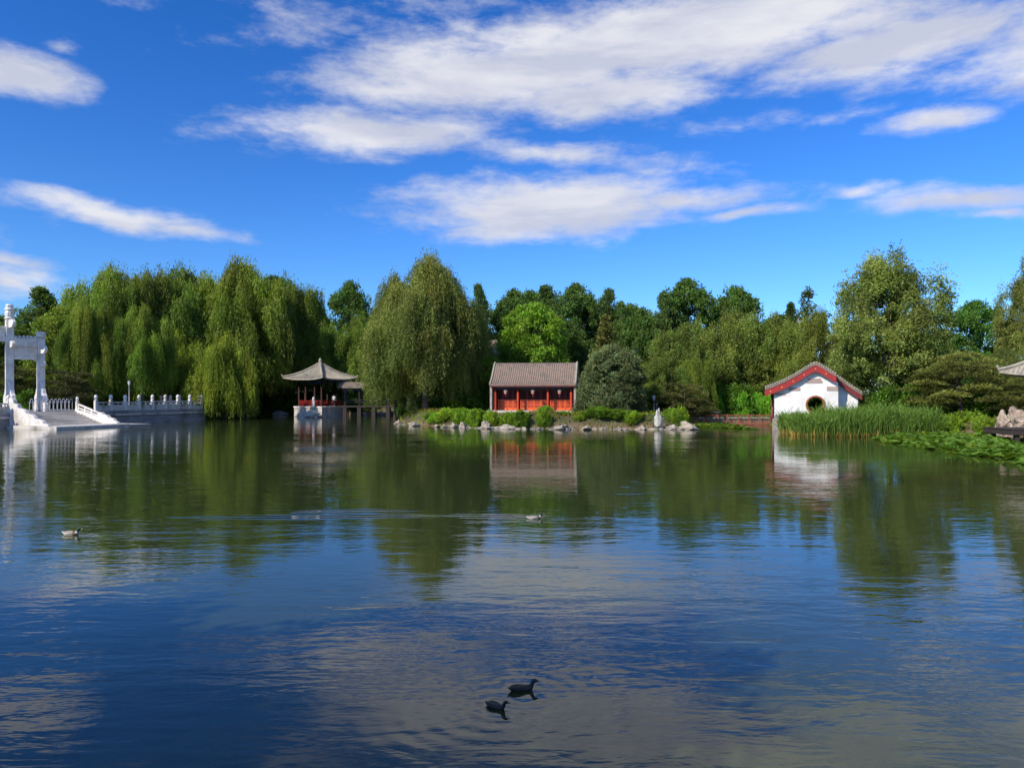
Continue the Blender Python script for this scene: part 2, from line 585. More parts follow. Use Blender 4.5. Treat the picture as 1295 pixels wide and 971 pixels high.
def build_water():
    m, nt, out = nt_new('lake_water')
    N = lambda t: nt.nodes.new(t)
    L = nt.links.new

    def math_(op, a, b=None, clamp=False):
        n = N('ShaderNodeMath'); n.operation = op; n.use_clamp = clamp
        for i, v in enumerate((a, b)):
            if v is None: continue
            if isinstance(v, (int, float)): n.inputs[i].default_value = v
            else: L(v, n.inputs[i])
        return n.outputs[0]
    b = N('ShaderNodeBsdfPrincipled')
    b.inputs['Base Color'].default_value = (0.028, 0.040, 0.014, 1)
    b.inputs['Roughness'].default_value = 0.03
    b.inputs['IOR'].default_value = 1.50
    L(b.outputs[0], out.inputs[0])
    tc = N('ShaderNodeTexCoord')
    obj = tc.outputs['Object']

    def noise(scale, sx, sy, rot, detail=3, dist=0.0, rough=0.5):
        mp = N('ShaderNodeMapping')
        mp.inputs['Scale'].default_value = (sx, sy, 1)
        mp.inputs['Rotation'].default_value = (0, 0, rot)
        L(obj, mp.inputs[0])
        n = N('ShaderNodeTexNoise')
        n.inputs['Scale'].default_value = scale
        n.inputs['Detail'].default_value = detail
        n.inputs['Roughness'].default_value = rough
        n.inputs['Distortion'].default_value = dist
        L(mp.outputs[0], n.inputs['Vector'])
        return math_('SUBTRACT', n.outputs[0], 0.5)
    mask = N('ShaderNodeMapRange')
    mask.inputs[1].default_value = -0.12
    mask.inputs[2].default_value = 0.12
    mask.inputs[3].default_value = 0.35
    mask.inputs[4].default_value = 1.15
    L(noise(0.09, 0.6, 1.5, 0.2, 3), mask.inputs[0])
    h = math_('MULTIPLY', noise(0.55, 0.55, 1.3, R(12), 3, 0.6), 0.021)
    h = math_('ADD', h, math_('MULTIPLY', noise(1.9, 0.5, 1.3, R(-9), 3, 0.8), 0.0085))
    h = math_('ADD', h, math_('MULTIPLY', noise(6.0, 0.5, 1.2, R(5), 2, 0.5), 0.0022))
    h = math_('ADD', h, math_('MULTIPLY', noise(3.4, 0.32, 1.5, R(-3), 2, 0.6), 0.0028))
    h = math_('MULTIPLY', h, mask.outputs[0])
    sp = N('ShaderNodeSeparateXYZ')
    L(obj, sp.inputs[0])
    # wake lines left by the swimming birds
    for y0, slope, x0, x1, amp in ((21.6, 0.012, -10.5, 2.0, 0.009), (22.4, -0.02, -7.0, -2.0, 0.007)):
        wob = math_('MULTIPLY', noise(0.35, 1, 0.2, 0, 2), 1.0)
        yy = math_('SUBTRACT', math_('SUBTRACT', sp.outputs[1], y0), math_('MULTIPLY', sp.outputs[0], slope))
        yy = math_('ADD', yy, wob)
        gz = math_('POWER', 2.718, math_('MULTIPLY', math_('MULTIPLY', yy, yy), -9.0))
        wv = math_('SINE', math_('MULTIPLY', yy, 16.0))
        mid, half = (x0 + x1) / 2, (x1 - x0) / 2
        xm = math_('SUBTRACT', 1.0, math_('ABSOLUTE', math_('DIVIDE', math_('SUBTRACT', sp.outputs[0], mid), half)))
        xm = math_('MULTIPLY', xm, 1.5, True)
        h = math_('ADD', h, math_('MULTIPLY', math_('MULTIPLY', math_('MULTIPLY', gz, wv), xm), amp))
    # a breeze-ruffled patch far out in front of the pavilion
    for cx, cy, rx, ry in ((-12.0, 47.5, 3.6, 2.2), (14.5, 56, 5.0, 1.6), (-9.5, 37, 3.0, 1.0)):
        ex = math_('DIVIDE', math_('SUBTRACT', sp.outputs[0], cx), rx); ey = math_('DIVIDE', math_('SUBTRACT', sp.outputs[1], cy), ry)
        gg = math_('POWER', 2.718, math_('MULTIPLY', math_('ADD', math_('MULTIPLY', ex, ex), math_('MULTIPLY', ey, ey)), -1.0))
        h = math_('ADD', h, math_('MULTIPLY', math_('MULTIPLY', noise(2.6, 0.5, 1.6, 0.1, 3, 0.4), gg), 0.05 if cx == -12.0 else 0.022))
    # rings spreading from the two dark ducks
    for cx, cy, amp in ((0.12, 8.9, 0.0012), (-0.17, 8.45, 0.0010)):
        dx = math_('SUBTRACT', sp.outputs[0], cx); dy = math_('SUBTRACT', sp.outputs[1], cy)
        d = math_('SQRT', math_('ADD', math_('MULTIPLY', dx, dx), math_('MULTIPLY', dy, dy)))
        h = math_('ADD', h, math_('MULTIPLY', math_('MULTIPLY', math_('SINE', math_('MULTIPLY', d, 26.0)), math_('POWER', 2.718, math_('MULTIPLY', d, -1.3))), amp))
    bp = N('ShaderNodeBump')
    bp.inputs['Strength'].default_value = 1
    bp.inputs['Distance'].default_value = 1
    L(h, bp.inputs['Height'])
    L(bp.outputs[0], b.inputs['Normal'])
    me = bpy.data.meshes.new('lake_water')
    me.from_pydata([(-90, -3, 0), (45, -3, 0), (45, 130, 0), (-90, 130, 0)], [], [(0, 1, 2, 3)])
    me.materials.append(m)
    o = bpy.data.objects.new('lake_water', me)
    COL.objects.link(o)
    tag(o, kind='structure')


build_water()

# ------------------------------------------------------------------ foliage
rng = np.random.default_rng(11)
GREEN = np.array((2.4, 2.15, 1.15))


def nrmz(a):
    return a / (np.linalg.norm(a, axis=1, keepdims=True) + 1e-9)


def leaf_object(name, P, A, Ln, W, C, mat, parent=None, side=None):
    n = len(P)
    A = nrmz(A)
    if side is None:
        side = nrmz(np.cross(A, rng.normal(size=(n, 3))))
    Ln = np.asarray(Ln).reshape(-1, 1) * np.ones((n, 1)); W = np.asarray(W).reshape(-1, 1) * np.ones((n, 1))
    V = np.empty((n, 4, 3))
    V[:, 0] = P
    V[:, 1] = P + A * Ln * 0.45 + side * W * 0.5
    V[:, 2] = P + A * Ln
    V[:, 3] = P + A * Ln * 0.45 - side * W * 0.5
    me = bpy.data.meshes.new(name)
    me.vertices.add(n * 4); me.vertices.foreach_set('co', V.astype(np.float32).ravel())
    me.loops.add(n * 4); me.loops.foreach_set('vertex_index', np.arange(n * 4, dtype=np.int32))
    me.polygons.add(n); me.polygons.foreach_set('loop_start', np.arange(0, n * 4, 4, dtype=np.int32))
    me.update()
    at = me.attributes.new('tint', 'FLOAT_COLOR', 'POINT')
    cc = np.ones((n, 4, 4), np.float32)
    C = np.clip(C * GREEN[None, :], .004, .75)
    cc[:, :, :3] = C[:, None, :]
    at.data.foreach_set('color', cc.ravel())
    me.materials.append(mat)
    o = bpy.data.objects.new(name, me)
    COL.objects.link(o)
    if parent: o.parent = parent
    return o


def limb(mb, a, b, r0, r1, bend=0.12, n=5, sides=7):
    a, b = Vector(a), Vector(b)
    L_ = (b - a).length
    off = Vector((random.uniform(-1, 1), random.uniform(-1, 1), 0.7)) * L_ * bend
    pts, rr = [], []
    for i in range(n + 1):
        t = i / n
        pts.append(a.lerp(b, t) + off * math.sin(PI * t))
        rr.append(r0 + (r1 - r0) * t)
    mb.tube(pts, rr, sides)


def skeleton(root, H, fork, rad, tips, mat, lean=0.0, nlimb=5):
    mb = MB()
    top = Vector((lean, 0, fork))
    mb.tube([(0, 0, -0.5), (0.02, 0, 0.25), (lean * .4 + .06, 0.03, fork * 0.5), top], [rad * 1.5, rad * 1.08, rad * .9, rad * .75], 9)
    mains = []
    tips = [Vector(t) for t in tips]
    for k in range(nlimb):
        an = 2 * PI * k / nlimb + random.uniform(-.4, .4)
        t = Vector((lean + math.cos(an) * H * .12, math.sin(an) * H * .12, fork + (H - fork) * random.uniform(.3, .55)))
        limb(mb, top, t, rad * .55, rad * .3, 0.06)
        mains.append(t)
    mains.append(Vector((lean, 0, fork + (H - fork) * .62)))
    limb(mb, top, mains[-1], rad * .6, rad * .28, 0.04)
    for t in tips:
        m_ = min(mains, key=lambda q: (q - t).length)
        limb(mb, m_, t, rad * .2, rad * .05, 0.1, 4, 5)
    o = mb.build('trunk', mat, root, True)
    return o


def make_willow(H, Rr, zb, ncl, nst, drape, leafL, leafW, fork, droop=1.0, col=(0.080, 0.124, 0.030), bark='bark', step=0.17, dome=0.38, spread=1.0, lean=0.0, gap=0.0, inner=0.45):
    root = thing('weeping_willow', 'x', 'tree', (0, 0, 0))
    Ps, As, Cs = [], [], []
    tips = []
    base = np.array(col)
    lobes = []
    for j in range(13):
        if j < 3: ra, hh = rng.uniform(.0, .25), rng.uniform(.93, 1.0)
        elif j < 8: ra, hh = rng.uniform(.42, .66), rng.uniform(.80, .98)
        else: ra, hh = rng.uniform(.58, .76), rng.uniform(.42, .74)
        a_ = j * 2.399 + rng.uniform(-.35, .35)
        hh *= 1 - dome * ra ** 2.4 * .6
        lobes.append((math.cos(a_) * ra * Rr, math.sin(a_) * ra * Rr, hh * H, Rr * rng.uniform(.26, .44), rng.uniform(.8, 1.2), rng.uniform(-.1, .1)))
    NS = 8
    subs = [[(rng.uniform(0, 2 * PI), math.sqrt(rng.uniform(0, 1)) * 1.15, rng.uniform(-.07, .035) * H, rng.uniform(.45, 1.35), rng.uniform(.68, 1.3), rng.normal(0, .45, 2)) for _ in range(NS)] for _ in range(13)]
    for c in range(ncl):
        lx, ly, lz, lr, lb_, lh = lobes[c % 13]
        th, q, dz_, dmul, sb_, skew = subs[c % 13][(c // 13) % NS]
        th += rng.normal(0, .10); q = max(0.0, q + rng.normal(0, .09))
        zt = lz - lr * (.95 * q ** 2) + dz_ + rng.uniform(-.015, .015) * H
        z = zt - lz * inner * .6 * rng.uniform(0, 1) ** 2.6
        z = max(z, zb + 1.5)
        cx, cy = lx + lr * q * math.cos(th) + lean * z / H, ly + lr * q * math.sin(th)
        rc = rng.uniform(.32, .72) * Rr / 6.0
        Lc = min(rng.uniform(*drape) * dmul * (1.7 if c % 13 >= 8 else 1.0), 1.0) * (z - zb)
        br = rng.uniform(.82, 1.18) * sb_ * (.5 + .5 * lb_)
        hue = rng.uniform(-.10, .12) + lh
        kx, ky = skew + rng.normal(0, .12, 2)
        if c % 5 == 0:
            tips.append((cx * .92, cy * .92, z))
        n = int(nst * rc * 1.6)
        oa = rng.uniform(0, 2 * PI, n); orr = rc * np.sqrt(rng.uniform(0, 1, n))
        ox, oy = orr * np.cos(oa), orr * np.sin(oa)
        sx, sy = cx + ox, cy + oy
        sz = z + rc * .7 * (1 - (orr / rc) ** 2) + rng.normal(0, .12, n)
        spk = rng.uniform(0, 1, n) < .16
        sz[spk] += rng.uniform(.2, 1.25, spk.sum())
        Ls = Lc * rng.uniform(.5, 1.1, n)
        rad = np.hypot(sx, sy) + 1e-6
        dx = (sx / rad) * .5 + ox / rc * .6 + kx; dy = (sy / rad) * .5 + oy / rc * .6 + ky
        mxn = int(Lc * 1.1 / step) + 2
        s = (np.arange(mxn) * step)[None, :] + rng.uniform(0, step, (n, 1))
        ok = s < np.maximum(Ls[:, None], .5)
        f = (1 - np.exp(-s / 1.1)) * spread
        px_ = sx[:, None] + dx[:, None] * f + 0.10 * np.sin(s * 1.3 + oa[:, None] * 9)
        py_ = sy[:, None] + dy[:, None] * f + 0.05 * np.cos(s * 1.1 + oa[:, None] * 5)
        pz_ = sz[:, None] + .22 * np.exp(-((s - .35) / .35) ** 2) - s * droop - (1 - droop) * s * .3
        P = np.stack([px_[ok], py_[ok], pz_[ok]], 1)
        P += rng.normal(0, .05, P.shape)
        keep = (P[:, 2] > zb * .6 + .02) & (rng.uniform(0, 1, len(P)) < np.clip(.3 + .7 * (P[:, 2] - zb) / 3.5, .3, 1))
        P = P[keep]
        k = len(P)
        A = np.zeros((k, 3)); A[:, 2] = -droop
        A += rng.normal(0, .42 + (1 - droop) * .6, (k, 3))
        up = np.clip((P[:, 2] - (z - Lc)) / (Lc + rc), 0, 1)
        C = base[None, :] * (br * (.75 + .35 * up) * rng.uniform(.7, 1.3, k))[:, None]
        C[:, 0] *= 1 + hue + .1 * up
        Ps.append(P); As.append(A); Cs.append(C)
    P = np.concatenate(Ps); A = np.concatenate(As); C = np.concatenate(Cs)
    k = len(P)
    skeleton(root, H, fork, H * .024, tips[:34], M[bark], lean)
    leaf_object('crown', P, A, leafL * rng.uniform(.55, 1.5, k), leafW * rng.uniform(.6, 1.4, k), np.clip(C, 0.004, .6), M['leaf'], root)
    return root


def make_broad(H, Rr, fork, ncl, nleaf, leafL, col, prof, rcl=(0.16, 0.27), mat='leaf', bark='bark', name='leafy_tree', flat=.8, hollow=.45, droop=.2, rad=None, lean=0.0, hang=0):
    root = thing(name, 'x', 'tree', (0, 0, 0))
    Ps, As, Cs, tips = [], [], [], []
    base = np.array(col)
    l1, l2 = rng.uniform(0, 6, 2)
    for c in range(ncl):
        t = rng.uniform(0, 1)
        th = rng.uniform(0, 2 * PI)
        rr = prof(t) * Rr * (1 + .12 * math.sin(3 * th + l1 + t * 4) + .08 * math.sin(5 * th + l2))
        q = 1 - hollow * rng.uniform(0, 1) ** 1.3
        if rng.uniform() < .22: q *= rng.uniform(.1, .7)
        z0 = fork * .75
        z = z0 + (H - z0) * t
        rc = rng.uniform(*rcl) * Rr * (1.1 - .45 * t)
        r = max(0, rr * q - rc * .4)
        cx, cy = r * math.cos(th) + lean * t, r * math.sin(th)
        z = min(z, H - rc * .6) + rng.uniform(-.3, .3)
        br = rng.uniform(.6, 1.35) * (.8 + .3 * t)
        hue = rng.uniform(-.12, .14)
        if c % 4 == 0: tips.append((cx * .9, cy * .9, z - rc * .2))
        n = int(nleaf * (rc / (Rr * .2)) ** 1.6)
        d = nrmz(rng.normal(size=(n, 3)))
        rr2 = rc * (1.0 - .55 * rng.uniform(0, 1, n) ** 1.5) * (1 + .22 * np.sin(d[:, 0] * 5 + c) * np.cos(d[:, 1] * 4 + c))
        out_ = rng.uniform(0, 1, n) < .10
        rr2[out_] *= rng.uniform(1.1, 1.55, out_.sum())
        P = d * rr2[:, None]
        P[:, 2] *= flat
        P += np.array([cx, cy, z])
        if hang:
            low = rng.uniform(0, 1, n) < .5
            P[low, 2] -= rng.uniform(0, hang, low.sum()) * rc
        A = d * .6 + rng.normal(0, .55, (n, 3)); A[:, 2] -= droop
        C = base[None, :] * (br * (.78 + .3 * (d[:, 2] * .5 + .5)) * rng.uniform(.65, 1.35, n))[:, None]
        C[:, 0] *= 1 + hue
        Ps.append(P); As.append(A); Cs.append(C)
    P = np.concatenate(Ps); A = np.concatenate(As); C = np.concatenate(Cs)
    k = len(P)
    if fork > .05:
        skeleton(root, H, fork, rad or H * .02, tips[:26], M[bark], lean, 4)
    else:
        mb = MB()
        for j in range(7):
            limb(mb, (random.uniform(-.2, .2), random.uniform(-.2, .2), -.2), Vector(tips[j % len(tips)]), .05 * max(1, H / 3), .02, .1, 4, 5)
        mb.build('stems', M[bark], root, True)
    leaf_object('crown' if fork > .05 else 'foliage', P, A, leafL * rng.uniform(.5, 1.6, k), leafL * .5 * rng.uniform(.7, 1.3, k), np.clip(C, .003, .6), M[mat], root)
    return root


def make_pine(H, Rr, npad, col, lean=0.6, dens=420):
    root = thing('pine_tree', 'x', 'tree', (0, 0, 0))
    Ps, As, Cs = [], [], []
    mb = MB()
    pts = [Vector((0, 0, -.4)), Vector((.1, 0, H * .2)), Vector((lean * .6, .1, H * .5)), Vector((lean * .3, 0, H * .75)), Vector((lean, 0, H * .97))]
    mb.tube(pts, [.26, .22, .17, .11, .05], 8)
    for k in range(npad):
        t = .22 + .78 * (k + .5) / npad
        th = k * 2.4 + random.uniform(-.4, .4)
        r = Rr * (1 - .55 * t) * random.uniform(.55, 1.0)
        z = H * t * .97
        c = Vector((math.cos(th) * r + lean * t, math.sin(th) * r, z + .1))
        f = t * 4
        limb(mb, (lean * t * .8, 0, z - .35), c, .07, .025, .06, 4, 5)
        pr = Rr * random.uniform(.34, .5) * (1.1 - .4 * t)
        br = random.uniform(.7, 1.3)
        n = int(dens * pr * pr)
        a = rng.uniform(0, 2 * PI, n); q = np.sqrt(rng.uniform(0, 1, n))
        hh = rng.uniform(0, 1, n)
        P = np.stack([c.x + a * 0 + np.cos(a) * q * pr * 1.15, c.y + np.sin(a) * q * pr, c.z + hh * .42 * (1 - q ** 2) * pr + .12 * np.sin(a * 3 + k) * q - .1], 1)
        A = np.stack([np.cos(a) * q, np.sin(a) * q, np.full(n, .55)], 1) + rng.normal(0, .45, (n, 3))
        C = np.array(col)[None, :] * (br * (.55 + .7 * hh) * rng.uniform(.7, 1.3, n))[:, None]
        Ps.append(P); As.append(A); Cs.append(C)
    mb.build('trunk', M['bark'], root, True)
    P = np.concatenate(Ps); A = np.concatenate(As); C = np.concatenate(Cs)
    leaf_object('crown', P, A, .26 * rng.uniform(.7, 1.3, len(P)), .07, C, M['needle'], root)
    return root


rnd = lambda t: math.sqrt(max(0.02, 1 - (2 * t * .97 - .9) ** 2)) if t < .97 else .3
oval = lambda t: max(.12, math.sin(PI * min(1, t * .9 + .12)) ** .7)
tall = lambda t: max(.15, (min(1, t * 4 + .45)) * (1 - t ** 3) ** .8)
cone = lambda t: max(.04, (1 - t) ** .8 * min(1, .5 + t * 5))
hemi = lambda t: math.sqrt(max(.01, 1 - t ** 2.4)) * (.9 + .1 * t)
flatp = lambda t: math.sqrt(max(.05, 1 - t ** 3))

PROTO = {}
PDIM = {}


def proto(key, H, Rr, root):
    PROTO[key] = [root, False]
    PDIM[key] = (H, Rr)


proto('willow', 16, 6.5, make_willow(16, 6.5, 1.6, 480, 34, (.18, .55), .36, .085, 4.6))
proto('willow2', 16, 6.5, make_willow(16, 6.5, 1.4, 430, 34, (.25, .7), .36, .085, 4.2, dome=.45, col=(.070, .112, .030)))
proto('curtain', 9, 5.5, make_willow(9, 5.5, .1, 260, 38, (.35, .98), .34, .08, 3.0, dome=.35, col=(.092, .142, .026), step=.15))
proto('centre', 16, 6.5, make_willow(16, 6.5, .1, 540, 30, (.10, .50), .28, .085, 3.6, droop=.82, dome=.38, col=(.080, .112, .044), inner=.8))
proto('olive', 13, 6, make_willow(13, 6, .8, 460, 36, (.08, .30), .30, .095, 3.2, droop=.55, dome=.42, col=(.074, .120, .042), inner=.95, spread=1.1))
proto('silver', 16, 5.6, make_willow(16, 5.6, 1.4, 440, 38, (.05, .2), .28, .10, 4.0, droop=.5, dome=.25, col=(.080, .124, .050), inner=.95, spread=1.1))
proto('round', 14, 5.5, make_broad(14, 5.5, 3.2, 330, 230, .34, (.046, .088, .028), rnd, rcl=(.09, .19), hollow=.55))
proto('ragged', 15, 5, make_broad(15, 5, 3.0, 330, 230, .34, (.042, .078, .032), tall, rcl=(.08, .18), hollow=.7))
proto('poplar', 17, 2.8, make_broad(17, 2.8, 2.5, 220, 150, .34, (.032, .062, .026), tall, rcl=(.13, .3), hollow=.6))
proto('airy', 17, 2.8, make_broad(17, 2.8, 7, 62, 75, .34, (.035, .06, .03), oval, rcl=(.14, .28), hollow=.8, bark='palebark', rad=.22))
proto('bright', 11, 4.6, make_broad(11, 4.6, 2.0, 300, 210, .32, (.080, .158, .022), rnd, rcl=(.09, .19)))
proto('cypress', 12, 2.8, make_broad(12, 2.8, .6, 150, 210, .26, (.075, .085, .03), cone, rcl=(.16, .3), droop=-.5, name='cypress_tree', mat='needle'))
proto('bush', 6.6, 4.0, make_broad(6.6, 4.0, .01, 230, 300, .24, (.078, .108, .082), hemi, rcl=(.13, .22), droop=-.3, name='round_evergreen', hollow=.35))
proto('pine', 5.5, 4.0, make_pine(5.5, 4.0, 15, (.045, .055, .02)))
proto('pine2', 7.5, 4.4, make_pine(7.5, 4.4, 22, (.07, .085, .028), lean=-.5))
proto('shrub', 1.5, 1.5, make_broad(1.5, 1.5, .01, 60, 120, .19, (.085, .17, .025), hemi, rcl=(.18, .34), name='leafy_shrub', hollow=.4, flat=.9))
proto('shrub2', 1.2, 1.5, make_broad(1.2, 1.5, .01, 50, 120, .17, (.12, .21, .025), flatp, rcl=(.2, .36), name='leafy_shrub', hollow=.4, flat=.9))


def plant(key, px, ytop, D, wpx, label, tint=(1, 1, 1), rz=0.0, zb=None, group=None, cat=None, depth=None, name=None):
    x = X(px, D)
    if zb is None:
        zb = float(ground_h(np.array([x]), np.array([D]))[0]) - .05
        zb = max(zb, .1)
    zt = Z(ytop, D)
    H0, R0 = PDIM[key]
    root, used = PROTO[key]
    o = copy_tree(root) if used else root
    PROTO[key][1] = True
    o.location = (x, D, zb)
    o.rotation_euler = (0, 0, rz)
    s = wpx / FPX * D / (2 * R0)
    o.scale = (s, depth or s, (zt - zb) / H0)
    if name: o.name = name
    o['label'] = label
    if cat: o['category'] = cat
    if group: o['group'] = group
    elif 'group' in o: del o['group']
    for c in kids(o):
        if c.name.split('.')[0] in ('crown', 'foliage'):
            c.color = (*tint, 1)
    return o


OLV = 'olive willow trees to the right of the hall'
LW = 'tall weeping willows behind the left balustrade'
BK = 'dark trees rising at the back of the far bank'
# left group
plant('willow', 143, 336, 110, 124, 'tall bright green weeping willow closest to the white stone gateway', (.92, 1.0, .9), .3, group=LW)
plant('willow2', 226, 331, 117, 136, 'tall weeping willow rising straight behind the middle of the white balustrade', (.85, .9, .85), 1.3, group=LW)
plant('willow', 304, 327, 119, 136, 'tallest dark willow crown directly above the drooping yellow-green willow', (.95, .95, .8), 2.6, group=LW)
plant('willow2', 362, 345, 127, 104, 'narrow dark green willow just left of the hexagonal-looking pavilion roof', (.7, .78, .7), 4.2, group=LW)
plant('curtain', 283, 426, 102, 78, 'low yellow-green willow whose curtain of branches touches the water beyond the balustrade', (1.0, 1.0, .95), .5)
plant('curtain', 224, 424, 109, 84, 'low yellow-green willow hanging behind the far end of the balustrade', (.95, 1.0, .95), 2.0)
plant('willow', 180, 385, 99, 80, 'smaller weeping willow hanging low behind the near end of the balustrade', (.95, 1.08, .95), 5.0, zb=1.4, group=LW)
plant('willow2', 108, 372, 97, 62, 'slim weeping willow between the stone gateway and the tall willows', (1.05, 1.1, .9), 3.0, zb=1.4, group=LW)
plant('ragged', 52, 366, 122, 95, 'dark ragged tree showing above the right shoulder of the white gateway', (1.1, 1.1, 1.0), .4, group=BK)
plant('round', 78, 392, 104, 88, 'olive-coloured round tree right behind the white stone gateway', (1.9, 1.55, 1.1), 1.9)
plant('round', -10, 400, 112, 110, 'broad dark tree at the left edge behind the gateway', (1.0, 1.0, 1.0), 3.0, group=BK)
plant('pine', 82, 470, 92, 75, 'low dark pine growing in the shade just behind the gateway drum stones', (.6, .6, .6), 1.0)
plant('pine', 20, 462, 96, 70, 'low dark pine seen through the opening of the white gateway', (.9, .95, .8), 2.4)
plant('willow2', 262, 345, 128, 120, 'weeping willow filling the gap behind the two tallest willow crowns on the left', (.75, .85, .8), 2.2, group=LW)
plant('willow', 180, 345, 126, 110, 'dark weeping willow behind and between the first two tall willows on the left', (.75, .85, .8), 3.9, group=LW)
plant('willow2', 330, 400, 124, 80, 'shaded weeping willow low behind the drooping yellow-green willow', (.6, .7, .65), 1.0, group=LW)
# behind the pavilion
plant('olive', 402, 392, 128, 90, 'yellowish willow rising directly behind the pointed pavilion roof', (.95, 1.0, .7), .2)
plant('olive', 452, 398, 126, 85, 'yellowish willow behind the covered walkway roof', (.92, 1.05, .75), 2.2)
plant('round', 442, 360, 150, 75, 'dark rounded tree top in the gap between the left willows and the big central willow', (.85, .95, .9), 1.2, group=BK)
plant('ragged', 400, 385, 148, 60, 'small dark tree top just above the narrow dark willow', (.9, .95, .9), 2.0, group=BK)
plant('ragged', 345, 352, 140, 100, 'dark ragged tree half hidden at the right of the tall left willows', (.8, .9, .8), 4.0, group=BK)
# centre
plant('centre', 538, 328, 90, 146, 'huge olive green willow in the middle of the far bank drooping to the water', (1, 1, 1), 1.1)
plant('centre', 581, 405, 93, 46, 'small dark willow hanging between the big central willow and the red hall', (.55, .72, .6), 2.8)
plant('ragged', 605, 362, 122, 52, 'dark poplar peeking out right of the central willow top', (1, 1.05, 1.2), .3, group=BK)
plant('round', 570, 385, 118, 80, 'dark round tree behind the right half of the central willow', (.8, .9, .8), .9, group=BK)
plant('bright', 672, 386, 100, 98, 'bright lime green tree directly behind the red hall roof', (1, 1, 1), .7)
plant('bright', 618, 452, 95, 50, 'small lime green tree at the left end of the hall roof', (.9, .9, .9), 2.9)
for i, (px, yt, D, w, key, lb, t) in enumerate([
        (650, 370, 130, 76, 'round', 'dark pointed poplar behind the left side of the lime green tree', 1.0),
        (690, 364, 128, 80, 'ragged', 'dark ragged tree behind the top of the lime green tree', 1.0),
        (728, 363, 126, 85, 'round', 'broad dark tree standing behind the right end of the hall roof', .95),
        (770, 368, 130, 62, 'ragged', 'dark poplar above the brownish cypress', .9),
        (786, 384, 124, 44, 'ragged', 'thin dark poplar right of the brownish cypress tip', 1.1),
        (812, 393, 118, 70, 'round', 'low dark green tree between the cypress and the olive willows', 1.0),
        (636, 384, 126, 50, 'round', 'dark rounded tree just right of the taller rear roof', .85),
        (745, 380, 134, 90, 'ragged', 'dark ragged tree closing the skyline behind the poplars', .9),
        (798, 388, 134, 80, 'round', 'rounded dark tree filling the dip in the skyline above the cypress', .9),
        (672, 372, 138, 90, 'round', 'rounded dark tree rising behind the lime green tree', .9),
        (715, 410, 108, 80, 'round', 'dark blue-green tree low behind the right end of the hall roof', .72)]):
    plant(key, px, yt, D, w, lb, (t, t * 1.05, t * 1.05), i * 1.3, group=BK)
plant('cypress', 766, 402, 92, 62, 'brownish cypress behind the round grey-green evergreen', (1, 1, 1), .2)
plant('bush', 774, 441, 79.5, 96, 'large round grey-green evergreen beside the red hall', (1, 1, 1), .4, cat='bush', depth=.95)
# right of hall
plant('round', 868, 357, 126, 92, 'wide dark tree crowning the skyline over the olive willows', (.9, 1.0, .9), 2.2, group=BK)
plant('round', 930, 366, 128, 88, 'dark tree on the skyline right of the widest dark crown', (.95, 1.02, .9), 4.4, group=BK)
plant('ragged', 840, 372, 122, 55, 'dark ragged tree at the left shoulder of the widest dark crown', (1, 1.05, 1), 5.2, group=BK)
plant('olive', 862, 412, 92, 95, 'olive willow above the layered dark pine', (.95, .95, .9), .1, group=OLV)
plant('olive', 922, 392, 97, 105, 'tallest olive willow, above the bright hedge', (1.02, 1.0, .95), 1.7, group=OLV)
plant('olive', 985, 398, 95, 95, 'olive willow behind the left slope of the white gable', (1.05, 1.0, .85), 3.3, group=OLV)
plant('olive', 1038, 392, 88, 80, 'brownish olive willow behind the tip of the white gable', (1.1, 1.0, .85), 4.6, group=OLV)
plant('olive', 835, 455, 86, 70, 'low olive willow between the round evergreen and the dark pine', (.85, .9, .8), 5.2, group=OLV)
plant('curtain', 882, 447, 87, 48, 'narrow drooping willow between the dark pine and the hedge', (.68, .72, .8), 2.1)
plant('airy', 1021, 362, 112, 62, 'thin airy tree with a pale trunk standing above the white gable', (1, 1, 1.15), .8)
plant('centre', 566, 344, 97, 98, 'second olive green willow standing close behind the right shoulder of the huge central willow', (.85, .92, .9), 3.4)
plant('centre', 500, 352, 97, 84, 'third olive green willow standing close behind the left shoulder of the huge central willow', (.9, .95, .9), 5.4)
plant('poplar', 1000, 385, 122, 36, 'short dark poplar left of the thin airy tree', (.9, 1, 1), 1.8, group=BK)
plant('silver', 1125, 321, 74, 152, 'largest silvery green willow right of the white gable', (1, 1, 1), .9)
plant('silver', 1082, 420, 76, 66, 'small silvery willow tucked under the left side of the largest silvery willow', (.75, .85, .75), 2.9)
plant('round', 1232, 384, 98, 92, 'dense dark round tree between the two silvery willows on the right', (.85, 1.15, .9), 1.1)
plant('silver', 1163, 425, 78, 74, 'silvery willow low under the right side of the largest silvery willow', (.72, .8, .75), 1.3)
plant('round', 985, 402, 124, 100, 'dark tree behind the olive willow over the left gable slope', (.9, 1, .9), 3.1, group=BK)
plant('round', 1190, 420, 100, 70, 'dark tree filling in behind the right side of the largest silvery willow', (.7, .85, .75), 5.1, group=BK)
plant('silver', 1302, 330, 76, 82, 'silvery willow cut off by the right edge', (.95, .9, .9), 4.0)
plant('olive', 1272, 440, 72, 62, 'low olive willow above the corner of the right pavilion roof', (.8, .8, .9), 2.0)
plant('pine2', 1215, 447, 67, 125, 'spreading layered pine above the rockery on the right', (1, 1, 1), .5, zb=1.0)
plant('pine2', 1170, 470, 70, 80, 'dark layered pine behind the right end of the reed bed', (.7, .75, .7), 2.2, zb=1.0)
plant('pine', 865, 486, 81, 78, 'dark layered pine behind the upright pale rock', (.9, .85, .8), .9)
plant('pine2', 1290, 480, 64, 60, 'dark pine beneath the right pavilion roof', (.5, .55, .5), 4.2, zb=1.0)
